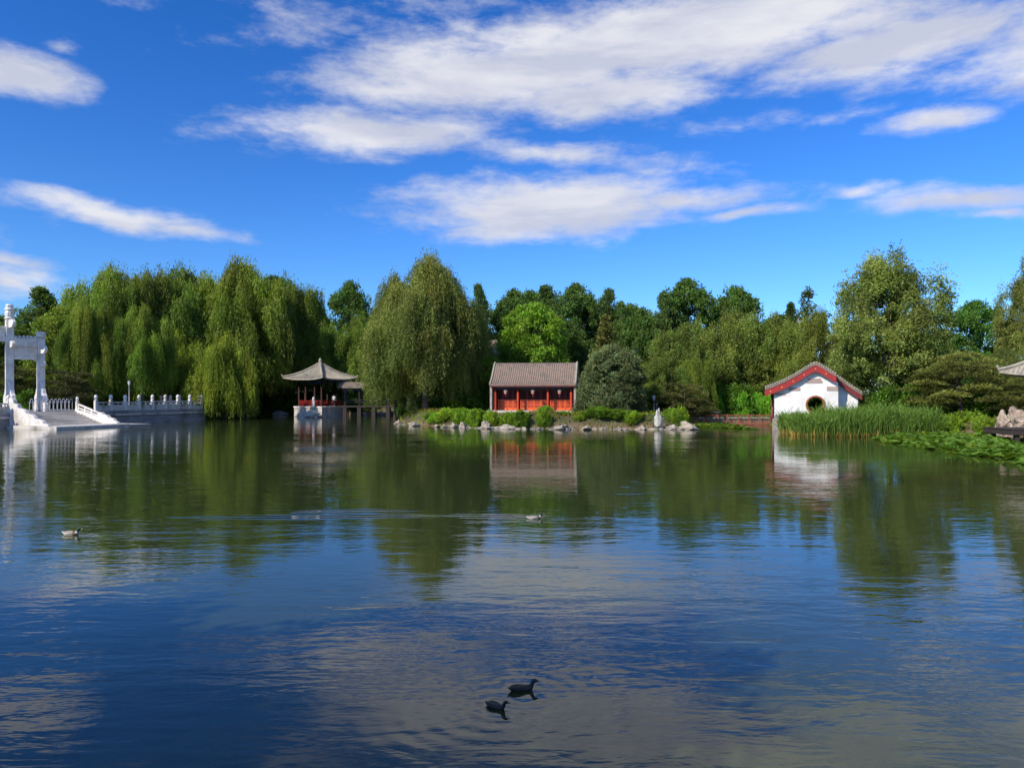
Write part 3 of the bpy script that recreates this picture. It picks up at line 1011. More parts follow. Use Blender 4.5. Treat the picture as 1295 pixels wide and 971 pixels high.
# hedges and shrubs
HG = 'hedge bushes left of the white gable'
for i, px in enumerate((903, 921, 940, 957, 972)):
    plant('shrub', px, 503 - (i % 2), 87.5 + (i % 2), 26, 'bright green clipped bush in the hedge behind the low red fence', (.95, 1.25, 1.0), i * 1.1, group=HG, cat='bush')
SH = [(548, 522, 82.5, 24, 'shrub', .95, 'dark leafy shrub at the foot of the central willow'),
      (566, 519, 80.5, 32, 'shrub2', 1.15, 'bright leafy shrub at the left of the pair near the central willow'),
      (590, 519, 79.5, 36, 'shrub2', 1.2, 'widest bright green shrub on the bank between willow and hall'),
      (612, 524, 78.5, 22, 'shrub', 1.0, 'low green shrub just left of the hall steps'),
      (668, 524, 77, 24, 'shrub', .95, 'green shrub in front of the left door bay of the hall'),
      (690, 515, 78, 26, 'shrub', 1.0, 'tallest shrub in front of the middle door bay of the hall'),
      (712, 521, 77, 26, 'shrub', .9, 'green shrub in front of the right door bay of the hall'),
      (757, 516, 76, 44, 'shrub', .8, 'large dark green shrub under the round evergreen'),
      (783, 519, 75.8, 36, 'shrub', .9, 'dark green shrub between the round evergreen and the pale rock'),
      (808, 523, 77, 26, 'shrub2', 1.0, 'low bright shrub just left of the pale upright rock'),
      (853, 521, 78, 30, 'shrub', .75, 'dark shrub just right of the pale upright rock'),
      (738, 521, 77, 22, 'shrub2', .8, 'small shrub at the right corner of the hall terrace'),
      (640, 528, 76.5, 24, 'shrub2', .8, 'low weedy shrub in front of the left end of the hall'),
      (1222, 526, 62, 48, 'shrub2', .7, 'low brownish green shrub between the reeds and the rockery'),
      (1200, 530, 61, 36, 'shrub2', .8, 'low shrub touching the right end of the reed bed'),
      (1248, 531, 59, 34, 'shrub2', .75, 'low shrub at the left foot of the rockery'),
      (340, 508, 125, 40, 'shrub', .7, 'pale shrub on the far bank left of the pavilion')]
BS = 'low shrubs spilling over the rocky bank'
rs = random.Random(5)
for i in range(34):
    px = rs.choice((rs.uniform(542, 622), rs.uniform(645, 735), rs.uniform(742, 815), rs.uniform(840, 866)))
    D = float(np.interp(px, (542, 600, 660, 866), (81, 77.3, 75.2, 75.2))) + rs.uniform(-.2, 1.6)
    t = rs.uniform(.75, 1.15) * (1.15 if px < 625 else .85)
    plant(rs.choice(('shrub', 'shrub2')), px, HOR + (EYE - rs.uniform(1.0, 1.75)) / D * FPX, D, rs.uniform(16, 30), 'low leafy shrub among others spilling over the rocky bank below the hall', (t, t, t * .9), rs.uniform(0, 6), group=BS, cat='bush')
for i, (px, yt, D, w, key, t, lb) in enumerate(SH):
    plant(key, px, yt, D, w, lb, (t, t, t), i * .9, cat='bush', zb=None if D > 70 else .3)

plant('shrub', 1031, 490, 87, 62, 'sunlit bush seen through the round window of the white house', (2.0, 2.1, 2.2), .4, cat='bush')  # tint raised to pale, sunlight put into the leaf colour
# undergrowth in the shade below the trees, dark woodland behind
DK = 'shaded bushes under the far trees'
k = 0
for (xa, ya, xb, yb, n) in ((-62, 98, -47, 118, 6), (-46, 122, -18, 124, 9), (-14, 97, -4, 92, 5), (12, 88, 30, 90, 7), (31, 78, 42, 66, 7), (-72, 90, -55, 90, 5), (-75, 128, -42, 132, 12), (-48, 130, -8, 130, 14), (-8, 108, 34, 108, 14)):
    for i in range(n):
        t = (i + .5) / n
        x_, y_ = xa + (xb - xa) * t + random.uniform(-.7, .7), ya + (yb - ya) * t + random.uniform(-.8, .8)
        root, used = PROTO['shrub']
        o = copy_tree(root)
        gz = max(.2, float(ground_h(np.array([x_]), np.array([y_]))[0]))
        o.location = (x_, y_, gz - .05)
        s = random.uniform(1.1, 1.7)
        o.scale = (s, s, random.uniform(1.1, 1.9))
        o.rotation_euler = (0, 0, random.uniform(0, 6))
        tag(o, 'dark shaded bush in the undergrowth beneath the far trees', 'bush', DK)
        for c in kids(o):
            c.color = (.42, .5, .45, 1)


def woodland():
    Ps, As, Cs = [], [], []
    for i in range(560):
        t = rng.uniform(0, 1)
        x_ = -125 + 225 * t
        y_ = 150 + rng.uniform(-6, 10) - abs(x_) * .22
        top = 9.5 + 2.2 * math.sin(x_ * .21) + 1.5 * math.sin(x_ * .53 + 1) + rng.uniform(-1, .5)
        z_ = rng.uniform(0, top)
        rc = rng.uniform(1.6, 2.8)
        n = 190
        d = nrmz(rng.normal(size=(n, 3)))
        P = d * rc * rng.uniform(.6, 1.1, (n, 1)) + np.array([x_, y_, z_])
        br = rng.uniform(.6, 1.3)
        C = np.array((.030, .052, .020))[None, :] * (br * rng.uniform(.6, 1.4, n))[:, None]
        Ps.append(P); As.append(d + rng.normal(0, .6, (n, 3))); Cs.append(C)
    P = np.concatenate(Ps)
    o = leaf_object('far_woodland', P, np.concatenate(As), .75, .45, np.concatenate(Cs), M['leaf'])
    o.color = (1, 1, 1, 1)
    tag(o, 'dark mass of woodland closing the view behind the far trees', 'woodland', kind='stuff')


woodland()


def groundcover():
    n = 150000
    xs = rng.uniform(-60, 42, n); ys = rng.uniform(52, 126, n)
    d = lake_dist(xs, ys)
    ok = (d > .55) & (d < 7)
    # keep the paved quay, buildings clear
    u = (xs - Q0[0]) * UX + (ys - Q0[1]) * UY
    v = -(xs - Q0[0]) * UY + (ys - Q0[1]) * UX
    ok &= ~((u < .5) & (u > -10) & (v < 15.6))
    xs, ys = xs[ok], ys[ok]
    zs = ground_h(xs, ys)
    k = len(xs)
    patch = .5 + .5 * np.sin(xs * .9 + 2 * np.sin(ys * .5))
    P = np.stack([xs, ys, zs - .03], 1)
    A = rng.normal(0, .5, (k, 3)); A[:, 2] = 1
    C = np.array((.085, .13, .028))[None, :] * (rng.uniform(.5, 1.3, k) * (.6 + .6 * patch))[:, None]
    C[:, 0] *= 1 + .8 * (1 - patch)
    o = leaf_object('bank_grass', P, A, rng.uniform(.18, .5, k), .10, C, M['leaf'])
    tag(o, 'rough grass and weeds covering the far bank', 'grass', kind='stuff')


groundcover()


# reeds and lotus -----------------------------------------------------------
def reeds():
    n = 15000
    px = rng.uniform(1002, 1186, n)
    D = rng.uniform(60.5, 66.5, n)
    edge = 60.3 + 2.2 * np.clip((1030 - px) / 30, 0, 1) ** 1.5
    D = np.maximum(D, edge + rng.uniform(0, 1, n))
    xs = (px - 647.5) / FPX * 63.0
    hs = rng.uniform(1.1, 1.95, n) * (1 + .12 * np.sin(xs * 1.7) + .08 * np.sin(xs * 4.1))
    hs *= np.clip(.80 + (px - 1000) / 260, .5, 1.12) * np.clip((1192 - px) / 30, .45, 1) * (1 + .1 * np.sin(xs * 7 + D * 3)) * np.where(rng.uniform(0, 1, n) < .06, 1.2, 1)
    parts = []
    Ps, As, Ls, Ws, Cs = [], [], [], [], []
    lean = rng.normal(0, .13, (n, 2))
    base = np.stack([xs, D, np.full(n, -.05)], 1)
    A = np.stack([lean[:, 0], lean[:, 1], np.ones(n)], 1)
    br = rng.uniform(.6, 1.35, n)
    Ps.append(base); As.append(A); Ls.append(hs); Ws.append(np.full(n, .055)); Cs.append(np.array((.062, .115, .036))[None, :] * br[:, None])
    for k in range(3):
        t = rng.uniform(.35, .95, n)
        P = base + A * (hs * t)[:, None]
        a = rng.uniform(0, 2 * PI, n)
        AA = np.stack([np.cos(a) * .6, np.sin(a) * .6, rng.uniform(.4, 1.2, n)], 1)
        Ps.append(P); As.append(AA); Ls.append(rng.uniform(.35, .8, n)); Ws.append(np.full(n, .05))
        Cs.append(np.array((.068, .128, .038))[None, :] * (br * rng.uniform(.7, 1.3, n))[:, None])
    m_ = n // 3
    Ps.append(base[:m_] + rng.normal(0, .1, (m_, 3)) * [1, 1, 0]); As.append(A[:m_] + rng.normal(0, .25, (m_, 3))); Ls.append(rng.uniform(.3, .8, m_)); Ws.append(np.full(m_, .05))
    Cs.append(np.array((.26, .19, .08))[None, :] * rng.uniform(.6, 1.2, m_)[:, None])
    o = leaf_object('reed_bed', np.concatenate(Ps), np.concatenate(As), np.concatenate(Ls), np.concatenate(Ws), np.concatenate(Cs), M['leaf'])
    tag(o, 'tall green reed bed growing from the water before the white gable', 'reeds', kind='stuff')


reeds()


def lotus(name, label, pts, n, zmax, col, rsz):
    """round tilted leaves over a polygon on the water"""
    xs_, ys_ = [p[0] for p in pts], [p[1] for p in pts]
    x = rng.uniform(min(xs_), max(xs_), n * 4); y = rng.uniform(min(ys_), max(ys_), n * 4)
    ins = np.zeros(x.shape, bool)
    for i in range(len(pts)):
        ax, ay = pts[i]; bx, by = pts[(i + 1) % len(pts)]
        c = ((ay > y) != (by > y))
        ins ^= c & (x < (bx - ax) * (y - ay) / ((by - ay) or 1e-9) + ax)
    # ragged edge
    ed = np.full(x.shape, 1e9)
    for i in range(len(pts)):
        ax, ay = pts[i]; bx, by = pts[(i + 1) % len(pts)]
        dx, dy = bx - ax, by - ay
        t = np.clip(((x - ax) * dx + (y - ay) * dy) / (dx * dx + dy * dy), 0, 1)
        ed = np.minimum(ed, np.hypot(x - ax - t * dx, y - ay - t * dy))
    keep = ins & ((ed > 1.1) | (rng.uniform(0, 1, x.shape) < ed / 1.1 * (.5 + .5 * np.sin(x * 2.3 + y))))
    x, y, ed = x[keep][:n], y[keep][:n], ed[keep][:n]
    n = len(x)
    z = rng.uniform(.03, 1, n) ** 1.5 * zmax * np.clip(ed / 2, .12, 1) + .02
    r = rng.uniform(.6, 1.25, n) * rsz
    K = 8
    tilt = rng.normal(0, .33, (n, 2)) * np.clip(z / .15, .15, 1)[:, None]
    V = np.zeros((n, K + 1, 3))
    V[:, 0] = np.stack([x, y, z - r * .12], 1)
    for k in range(K):
        a = 2 * PI * k / K
        rr = r * (1 + .1 * np.sin(3 * a + x))
        V[:, k + 1, 0] = x + np.cos(a) * rr
        V[:, k + 1, 1] = y + np.sin(a) * rr
        V[:, k + 1, 2] = np.maximum(z + np.cos(a) * rr * tilt[:, 0] + np.sin(a) * rr * tilt[:, 1], .012)
    base = np.arange(n)[:, None] * (K + 1)
    tri = []
    for k in range(K):
        tri.append(np.concatenate([base, base + k + 1, base + (k + 1) % K + 1], 1))
    F = np.stack(tri, 1).reshape(-1, 3)
    me = bpy.data.meshes.new(name)
    me.vertices.add(n * (K + 1)); me.vertices.foreach_set('co', V.astype(np.float32).ravel())
    me.loops.add(F.size); me.loops.foreach_set('vertex_index', F.astype(np.int32).ravel())
    me.polygons.add(len(F)); me.polygons.foreach_set('loop_start', np.arange(0, F.size, 3, dtype=np.int32))
    me.update()
    at = me.attributes.new('tint', 'FLOAT_COLOR', 'POINT')
    C = np.array(col)[None, :] * rng.uniform(.55, 1.35, n)[:, None]
    yl = rng.uniform(0, 1, n) < .12
    C[yl] *= np.array((1.7, 1.1, .8))
    cc = np.ones((n, K + 1, 4), np.float32); cc[:, :, :3] = C[:, None, :]
    at.data.foreach_set('color', cc.ravel())
    me.materials.append(M['leaf'])
    o = bpy.data.objects.new(name, me)
    COL.objects.link(o)
    tag(o, label, 'lotus leaves', kind='stuff')


lotus('lotus_patch', 'bright green lotus leaves spread on the water at the right edge',
      [(X(1100, 57), 57.5), (X(1120, 52), 52), (X(1175, 46), 46.5), (X(1230, 41.5), 41.5), (X(1300, 36.5), 36.5), (31.5, 36), (33, 47), (36, 53), (36, 58.6), (33, 60.5), (28.5, 60)], 13000, .5, (.13, .25, .03), .16)
lotus('lotus_strip', 'narrow strip of floating leaves below the low red fence',
      [(X(868, 80), 83.2), (X(880, 75), 77.5), (X(905, 75), 75), (X(960, 73), 72.5), (24.0, 72), (24.2, 83.6), (19, 83.6)], 4200, .3, (.12, .22, .028), .17)


# ------------------------------------------------------------------ rocks
def rock_mesh(seed, size, sub=3, spike=0.0):
    import bmesh
    r = random.Random(seed)
    bm = bmesh.new()
    bmesh.ops.create_icosphere(bm, subdivisions=sub, radius=1)
    ph = [r.uniform(0, 6) for _ in range(9)]
    planes = [Vector((r.gauss(0, 1), r.gauss(0, 1), r.gauss(0, .8))).normalized() for _ in range(9)]
    for v in bm.verts:
        p = v.co.copy()
        m = 1.0
        for pl in planes:
            d = p.dot(pl)
            if d > .62: m = min(m, .62 / d + .02)
        n = 1 + .12 * math.sin(p.x * 4 + ph[0]) * math.sin(p.y * 5 + ph[1]) + .10 * math.sin(p.z * 7 + ph[2] + p.x * 3) + .05 * math.sin(p.x * 13 + ph[3]) * math.sin(p.z * 11 + ph[4])
        p = p * m * n
        if spike:
            t = (p.z + 1) / 2
            k_ = 1 - spike * t
            p.x *= k_; p.y *= k_
            p.x += .12 * math.sin(t * 7 + ph[5])
        v.co = Vector((p.x * size[0], p.y * size[1], p.z * size[2]))
    me = bpy.data.meshes.new('rock')
    bm.to_mesh(me)
    bm.free()
    me.polygons.foreach_set('use_smooth', [False] * len(me.polygons))
    return me


RM = [rock_mesh(i, (1, .8, .62), 3) for i in range(8)]
for m_ in RM: m_.materials.append(M['rock'])
RG = [rock_mesh(i + 20, (1, .8, .7), 3) for i in range(4)]
for m_ in RG: m_.materials.append(M['rock_grey'])


def rock(me, loc, s, label, group, cat='rock'):
    o = bpy.data.objects.new('shore_rock', me)
    loc = (loc[0], loc[1], loc[2] - .06)
    COL.objects.link(o)
    o.location = loc
    o.scale = s
    o.rotation_euler = (random.uniform(-.2, .2), random.uniform(-.2, .2), random.uniform(0, 6))
    return tag(o, label, cat, group)


def rocks_along(line, n, smin, smax, meshes, label, group, jit=.5):
    seg = [(Vector(line[i]), Vector(line[i + 1])) for i in range(len(line) - 1)]
    tot = sum((b - a).length for a, b in seg)
    for i in range(n):
        t = random.uniform(0, 1) * tot
        for a, b in seg:
            l = (b - a).length
            if t <= l: break
            t -= l
        p = a.lerp(b, min(1, t / l))
        s = random.uniform(smin, smax)
        s *= random.choice((.6, .8, 1, 1, 1.35))
        w = s * random.uniform(.8, 1.9)
        rock(random.choice(meshes), (p.x + random.uniform(-jit, jit) * .4, p.y + random.uniform(-jit, jit), s * random.uniform(.05, .28)), (w, s, s * random.uniform(.75, 1.15)), label, group)


rocks_along([(-3.8, 75.9), (2, 73.5), (7, 72.9), (11.6, 73.1), (14, 72.9), (17.4, 73.3)], 88, .14, .42, RM + RG[:2], 'pale weathered rock in the row edging the water below the hall', 'pale rocks along the bank below the hall')
rocks_along([(-4, 77), (2, 74.8), (7, 74.2), (17, 74.4)], 40, .15, .38, RM, 'pale rock lying just behind the row at the water edge below the hall', 'pale rocks set back on the bank below the hall')
rocks_along([(-14, 88), (-11, 82), (-8, 79), (-4, 76.2)], 20, .22, .5, RM, 'pale rock at the water edge under the big central willow', 'rocks under the central willow')
rocks_along([(-44, 120), (-41, 122.4), (-34, 121), (-31, 118.5)], 20, .4, .9, RG, 'grey rock on the shaded far bank left of the pavilion', 'grey rocks left of the pavilion')
rocks_along([(-24, 119.6), (-17, 117)], 9, .5, .9, RM, 'pale rock behind the piers of the covered walkway', 'pale rocks behind the walkway piers')
# big single rocks
for px, D, w, h, lb in ((616, 75.6, .95, .75, 'chunky pierced pale boulder at the water edge left of the hall doors'),
                        (708, 72.8, 1.3, .5, 'long flat pale boulder below the right half of the hall'),
                        (741, 72.6, .9, .42, 'smooth pale boulder just left of the large dark shrub'),
                        (640, 74.2, 1.1, .42, 'flat pale slab of rock below the left door bay'),
                        (524, 80.6, .9, .5, 'whitish boulder below the central willow trunk'),
                        (872, 73.2, 1.3, .7, 'pinkish boulder at the right end of the rock row'),
                        (812, 73.0, .8, .45, 'pale boulder just left of the upright rock'),
                        (851, 72.9, .8, .55, 'whitish boulder just right of the upright rock')):
    me = rock_mesh(int(px), (1, .8, .8), 3)
    me.materials.append(M['rock_white'] if 'white' in lb else M['rock'])
    rock(me, (X(px, D), D, h * .3), (w, w * .8, h), lb, None)
me = rock_mesh(91, (1, .8, 1), 4, .62)
me.materials.append(M['rock_white'])
o = rock(me, (X(833, 73.6), 73.6, .95), (.72, .6, 1.25), 'tall upright pale scholar rock at the water edge', None)
o.rotation_euler = (0, .04, .4)
o.name = 'scholar_rock'
RKL = ['tall craggy tan rock forming the left peak of the rockery', 'craggy tan rock in the middle of the rockery', 'shaded tall rock at the back of the rockery', 'low flat tan rock at the left foot of the rockery',
       'low flat tan rock below the rockery beside the wooden deck', 'small tan rock under the wooden deck posts', 'flat tan rock right of the reeds', 'small upright rock in the shade behind the reeds', 'rounded tan rock beside the low shrub right of the reeds']
for i, (px, py, D, w, h) in enumerate(((1268, 534, 57.5, .95, 1.5), (1281, 540, 56, .9, 1.1), (1288, 524, 59, 1.2, 2.0), (1258, 548, 56, .9, .5), (1274, 552, 54.5, 1.1, .45), (1290, 560, 52, .8, .4), (1240, 533, 62, 1.2, .5), (1212, 531, 63, .8, .6), (1228, 530, 64, .9, .5))):
    me = rock_mesh(40 + i, (1, .8, 1), 4, .22 if i < 3 else 0)
    for v in me.vertices:
        p = v.co
        k = 1 + .16 * math.sin(p.x * 8 + i) * math.sin(p.z * 7 + 2 * i) + .10 * math.sin(p.z * 15 + p.y * 9)
        p.x *= k; p.y *= k
    me.materials.append(M['rockery'])
    rock(me, (X(px, D), D, Z(py, D) * .5), (w, w, h), RKL[i], None)
for i in range(16):
    me = rock_mesh(140 + i, (1, .8, .8), 3, .1)
    me.materials.append(M['rockery'])
    D = random.uniform(55.5, 59)
    px = random.uniform(1260, 1310)
    w = random.uniform(.35, .7)
    rock(me, (X(px, D), D, random.uniform(.4, 1.6) if px > 1270 else .4), (w, w, w * random.uniform(.7, 1.3)), 'small tan rock piled up among the others in the rockery at the right', 'small rocks piled in the rockery')



# ------------------------------------------------------------------ left: quay, steps, gateway
def box_thing(name, label, cat, boxes, mat, loc=(0, 0, 0), rz=0.0, kind=None, group=None, bev=0):
    mb = MB()
    for b in boxes: mb.box(*b)
    o = mb.build(name, mat)
    o.location = loc
    o.rotation_euler = (0, 0, rz)
    if bev: bevel(o, bev)
    return tag(o, label, cat, group, kind)


QL = (*Q(0, 0), 0)[:2] + (0,)
qy = thing('stone_quay', 'grey stone quay wall carrying the white balustrade on the left shore', 'quay', QL, QROT)
mb = MB()
# courses of the wall, staggered by a couple of centimetres
mb.box((-5.0, 6.5, .1), (9.9, 17.8, 1.6))
mb.box((-5.0, -16, .1), (9.9, 13.2, 1.6))
mb.box((-5.4, -5.9, .1), (9.1, 7.2, 1.6))
mb.build('wall', M['quay'], qy)
mb = MB()
mb.box((-4.95, 6.55, 1.02), (10.1, 18.0, .22))
mb.box((-4.95, -16, 1.02), (10.1, 13.4, .22))
bevel(mb.build('ledge', M['marble_dirty'], qy), .02)
mb = MB()
mb.box((-4.9, -3.4, 1.32), (9.95, 38.2, .36))
bevel(mb.build('coping', M['quay'], qy), .03)

PZ = 1.5


def balustrade(name, label, loc, rz, length, n, post_h=1.62, solid=True):
    """rail runs along local +y"""
    t = thing(name, label, 'balustrade', loc, rz)
    st = length / n
    for i in range(n + 1):
        m = MB()
        y = i * st
        m.box((0, y, .575), (.31, .31, 1.15))
        m.lathe([(.12, 1.15), (.21, 1.19), (.21, 1.25), (.13, 1.29), (.17, 1.37), (.22, 1.5), (.2, 1.64), (.13, 1.74), (.03, post_h + .2)], 10, (0, y, 0))
        bevel(m.build('post', M['marble'], t), .012)
    for i in range(n):
        m = MB()
        y0, y1 = i * st + .13, (i + 1) * st - .13
        yc, ln = (y0 + y1) / 2, (y1 - y0)
        m.box((0, yc, .93), (.15, ln, .14))
        m.box((0, yc, .10), (.15, ln, .20))
        if solid:
            m.box((0, yc, .42), (.09, ln, .44))
            for k in (-1, 0, 1):
                m.lathe([(.09, 0), (.05, .07), (.09, .22)], 8, (0, yc + k * ln * .36, .64))
        else:
            for k in (-1, 1):
                m.lathe([(.16, 0), (.2, .12), (.08, .3), (.05, .38), (.10, .62)], 8, (0, yc + k * ln * .25, .2), sx=.5)
            m.box((0, yc, .42), (.08, ln * .2, .44))
        m.build('panel', M['marble'] if not solid else M['marble_dirty'], t)  # greyer marble on the quayside panels, their shade put into the colour
    return t


balustrade('stone_balustrade', 'long white marble balustrade with bud-topped posts along the grey quay', Q(-.3, 0, PZ), QROT, 15.0, 8)
balustrade('stone_balustrade', 'sunlit white balustrade at the far end of the quay, running away from the water', Q(-.75, 15.0, PZ), QROT + PI / 2, 8.6, 5, solid=False)
balustrade('stone_balustrade', 'white balustrade left of the steps at the photo edge', Q(-.3, -20, PZ), QROT, 10.4, 6)

# steps and landing
stp = thing('stone_steps', 'broad stone steps going down from the gateway to the water landing', 'steps', Q(0, -5.9, 0), QROT)
mb = MB()
for i in range(9):
    z1 = 1.49 - i * .14
    mb.box((-.42 + i * .5 + .25, 0, z1 / 2), (.5, 6.62, z1))
bevel(mb.build('tread', M['tread'], stp), .015)
mb = MB()
mb.box((2.6, -.15, .105), (10.2, 8.0, .33))
bevel(mb.build('landing_slab', M['marble_dirty'], stp), .03)
mb = MB()
mb.box((5.4, 5.2, .06), (4.6, 2.7, .26))
bevel(mb.build('lower_slab', M['quay'], stp), .03)


def ramp(v, poly, mat='marble', th=.42):
    m = MB()
    m.slab(poly, lambda a, b: (a, v - th / 2, b), lambda a, b: (a, v + th / 2, b))
    o = m.build('ramp_wall', M[mat], stp)
    bevel(o, .04, 2)
    return o


stair_scroll = [(-.3, .27), (-.3, 2.95), (.15, 3.05), (.5, 2.8), (.62, 2.45), (1.15, 2.35), (1.3, 2.0), (1.9, 1.9), (2.3, 1.75), (2.6, 1.45), (3.3, 1.38), (3.7, 1.2), (3.95, .95), (4.6, .9), (5.0, .72), (5.2, .5), (5.8, .42), (5.9, .27)]
ramp(-3.55, stair_scroll)
ramp(3.55, [(-.2, .27), (-.2, 1.75), (3.4, .98), (3.5, 1.45), (3.9, 1.45), (4.2, 1.2), (4.8, 1.15), (5.1, .9), (5.7, .82), (6.0, .55), (6.4, .42), (6.5, .27)])
mb = MB()
mb.slab([(-.1, 2.42), (3.5, 1.42), (3.5, 1.26), (-.1, 2.26)], lambda a, b: (a, 3.45, b), lambda a, b: (a, 3.65, b))
mb.slab([(-.1, 2.02), (3.5, 1.10), (3.5, 1.0), (-.1, 1.9)], lambda a, b: (a, 3.49, b), lambda a, b: (a, 3.61, b))
for k in range(4):
    u = .15 + k * 1.05
    mb.box((u, 3.55, 2.06 - u * .27), (.16, .14, .62))
mb.build('handrail', M['marble'], stp)
for (u, v, z) in ((-.1, 3.55, PZ), (-.1, -3.55, PZ)):
    m = MB()
    m.box((u, v, z + .55), (.28, .28, 1.1))
    m.lathe([(.10, 1.1), (.17, 1.13), (.17, 1.17), (.11, 1.2), (.14, 1.27), (.17, 1.38), (.155, 1.48), (.10, 1.56), (.03, 1.62)], 10, (u, v, z))
    m.build('newel_post', M['marble'], stp)

# arched metal barrier at the head of the steps
br = thing('metal_barrier', 'white metal barrier of arched bars standing at the head of the steps', 'barrier', Q(-1.6, -4.4, PZ), QROT)
mb = MB()
mb.tube([(0, -2.4, .25), (0, 2.2, .25)], .03, 6)
mb.tube([(0, -2.4, 1.0), (0, 2.2, 1.0)], .03, 6)
mb.build('rail', M['metal'], br)
for i in range(11):
    y = -2.3 + i * .44
    m = MB()
    m.tube([(.1, y, 0), (.1, y, .5), (.1, y + .05, 1.1), (.05, y + .2, 1.35), (-.05, y + .38, 1.4), (-.1, y + .5, 1.2), (-.1, y + .5, .25)], .032, 6)
    m.build('bar', M['metal'], br)

# gateway
PGR = R(-43)
pg = thing('stone_gateway', 'white marble memorial gateway with cloud-tipped posts at the left edge', 'gateway', (X(12, 81), 81.0, PZ), PGR)
pu, pv = 0, 0


def gate_post(y, h, cap_h, cap_r):
    m = MB()
    m.box((0, y, h / 2), (.50, .74, h))
    o = bevel(m.build('post', M['marble'], pg), .05, 2)
    m = MB()
    if cap_h > 1:
        m.lathe([(.28, 0), (.5, .12), (.5, .22), (.36, .3), (.42, .45), (.44, .75), (.36, .95), (.46, 1.05), (.46, 1.15), (.34, 1.3), (.40, 1.5), (.3, 1.65)], 10, (0, y, h), sx=.9)
    else:
        m.lathe([(.25, 0), (.42, .1), (.5, .25), (.42, .36), (.5, .48), (.5, .62), (.3, .7)], 10, (0, y, h))
    m.build('cap', M['marble'], o)
    for s in (1, -1):
        d = MB()
        prof = [(.27, 0), (.27, 3.1), (.45, 3.2), (.7, 3.0), (.78, 2.6), (1.1, 2.35), (1.25, 1.95), (1.6, 1.75), (1.7, 1.3), (1.62, 1.0), (1.95, .85), (2.0, .4), (2.0, 0)]
        d.slab(prof, lambda a, b: (a * s, y - .2, b), lambda a, b: (a * s, y + .2, b))
        bevel(d.build('drum_stone', M['marble'], o), .05, 2)
    return o


def cloud_board(y, z, L_, h):
    m = MB()
    pr = [(.22, -h / 2), (L_ * .8, -h / 2), (L_ + .05, -h * .2), (L_ + .12, 0), (L_ + .05, h * .25), (L_ * .8, h / 2), (.22, h / 2)]
    m.slab(pr, lambda a, b: (a, y - .16, z + b), lambda a, b: (a, y + .16, z + b))
    bevel(m.build('cloud_board', M['marble'], pg), .05, 2)


d1 = 2.95
gate_post(0, 9.8, 1.7, .5)
gate_post(d1, 8.0, .7, .4)
gate_post(-4.9, 9.8, 1.7, .5)
gate_post(-4.9 - d1, 8.0, .7, .4)
cloud_board(0, 9.35, 1.75, .85); cloud_board(0, 7.15, 1.6, .7)
cloud_board(d1, 6.7, 1.75, .85); cloud_board(d1, 5.1, 1.3, .65)
cloud_board(-4.9, 9.35, 1.15, .75); cloud_board(-4.9, 7.15, 1.0, .6)
for (ya, yb, z0, z1, th, nm) in ((-4.52, -.38, 7.9, 9.1, .28, 'lintel'), (-4.52, -.38, 7.45, 7.9, .46, 'lintel'), (.38, d1 - .38, 7.0, 7.9, .5, 'lintel'), (.38, d1 - .38, 5.95, 7.0, .24, 'lintel'), (.38, d1 - .38, 5.6, 5.95, .46, 'lintel'),
                                 (-4.9 - d1 + .38, -5.28, 6.85, 8.1, .5, 'lintel'), (-4.9 - d1 + .38, -5.28, 5.75, 6.85, .3, 'lintel'), (-4.9 - d1 + .38, -5.28, 5.3, 5.75, .5, 'lintel')):
    m = MB()
    m.box((0, (ya + yb) / 2, (z0 + z1) / 2), (th, yb - ya, z1 - z0 - .004))
    if th > .4 and z1 - z0 > .8:       # carved cresting
        for k in range(6):
            m.lathe([(.16, 0), (.2, .14), (.08, .3)], 8, (0, ya + (yb - ya) * (k + .5) / 6, z1 - .01))
    bevel(m.build(nm, M['marble'], pg), .03)


# lamp posts
def lamp(loc, h, label, r=.06):
    t = thing('lamp_post', label, 'lamp', loc)
    m = MB()
    m.lathe([(r * 2.6, -.1), (r * 2.6, .15), (r * 1.4, .3), (r, .5), (r * .8, h - .45), (r * 1.6, h - .4)], 10)
    m.build('pole', M['metal'], t, True)
    m = MB()
    m.lathe([(r * 1.8, h - .39), (r * 2.6, h - .2), (r * 2.4, h - .05)], 10)
    m.build('lantern', M['lampglass'], t)
    m = MB()
    m.lathe([(r * 3.4, h - .045), (r * 2, h + .03), (r * .3, h + .1)], 10)
    m.build('cap', M['metal'], t)
    return t


lamp((*Q(-3.6, 6.9)[:2], PZ), 3.4, 'tall slender white lamp post behind the long balustrade', .06)
lamp((X(827, 82), 82, 1.25), 1.9, 'small white lamp post behind the pale upright rock', .075)
lamp((X(830.5, 83.2), 83.2, 1.25), 1.3, 'shorter white lamp post immediately right of the small one by the upright rock', .06)
lamp((X(899, 86), 86, 1.25), 1.1, 'little dark garden lamp at the left end of the hedge', .055)


# ------------------------------------------------------------------ roofs
def tiled_slope(mb, prof, w0, w1, thick=.18, rib=.24, rr=.055):
    """prof: (y, z) from eave to ridge; the slope spans x from w0 to w1 and gets ribs of round tiles"""
    n = len(prof)
    low = [(y, z - thick) for y, z in prof]
    poly = prof + low[::-1]
    mb.slab(poly, lambda a, b: (w0, a, b), lambda a, b: (w1, a, b))
    x = w0 + rib * .5
    while x < w1:
        mb.tube([(x, y, z + .02) for y, z in prof], rr, 6)
        x += rib


def gable_roof(prof, w0, w1, parent, mat, rib=.24, name='roof'):
    mb = MB()
    tiled_slope(mb, prof, w0, w1, rib=rib)
    return mb.build(name, mat, parent)


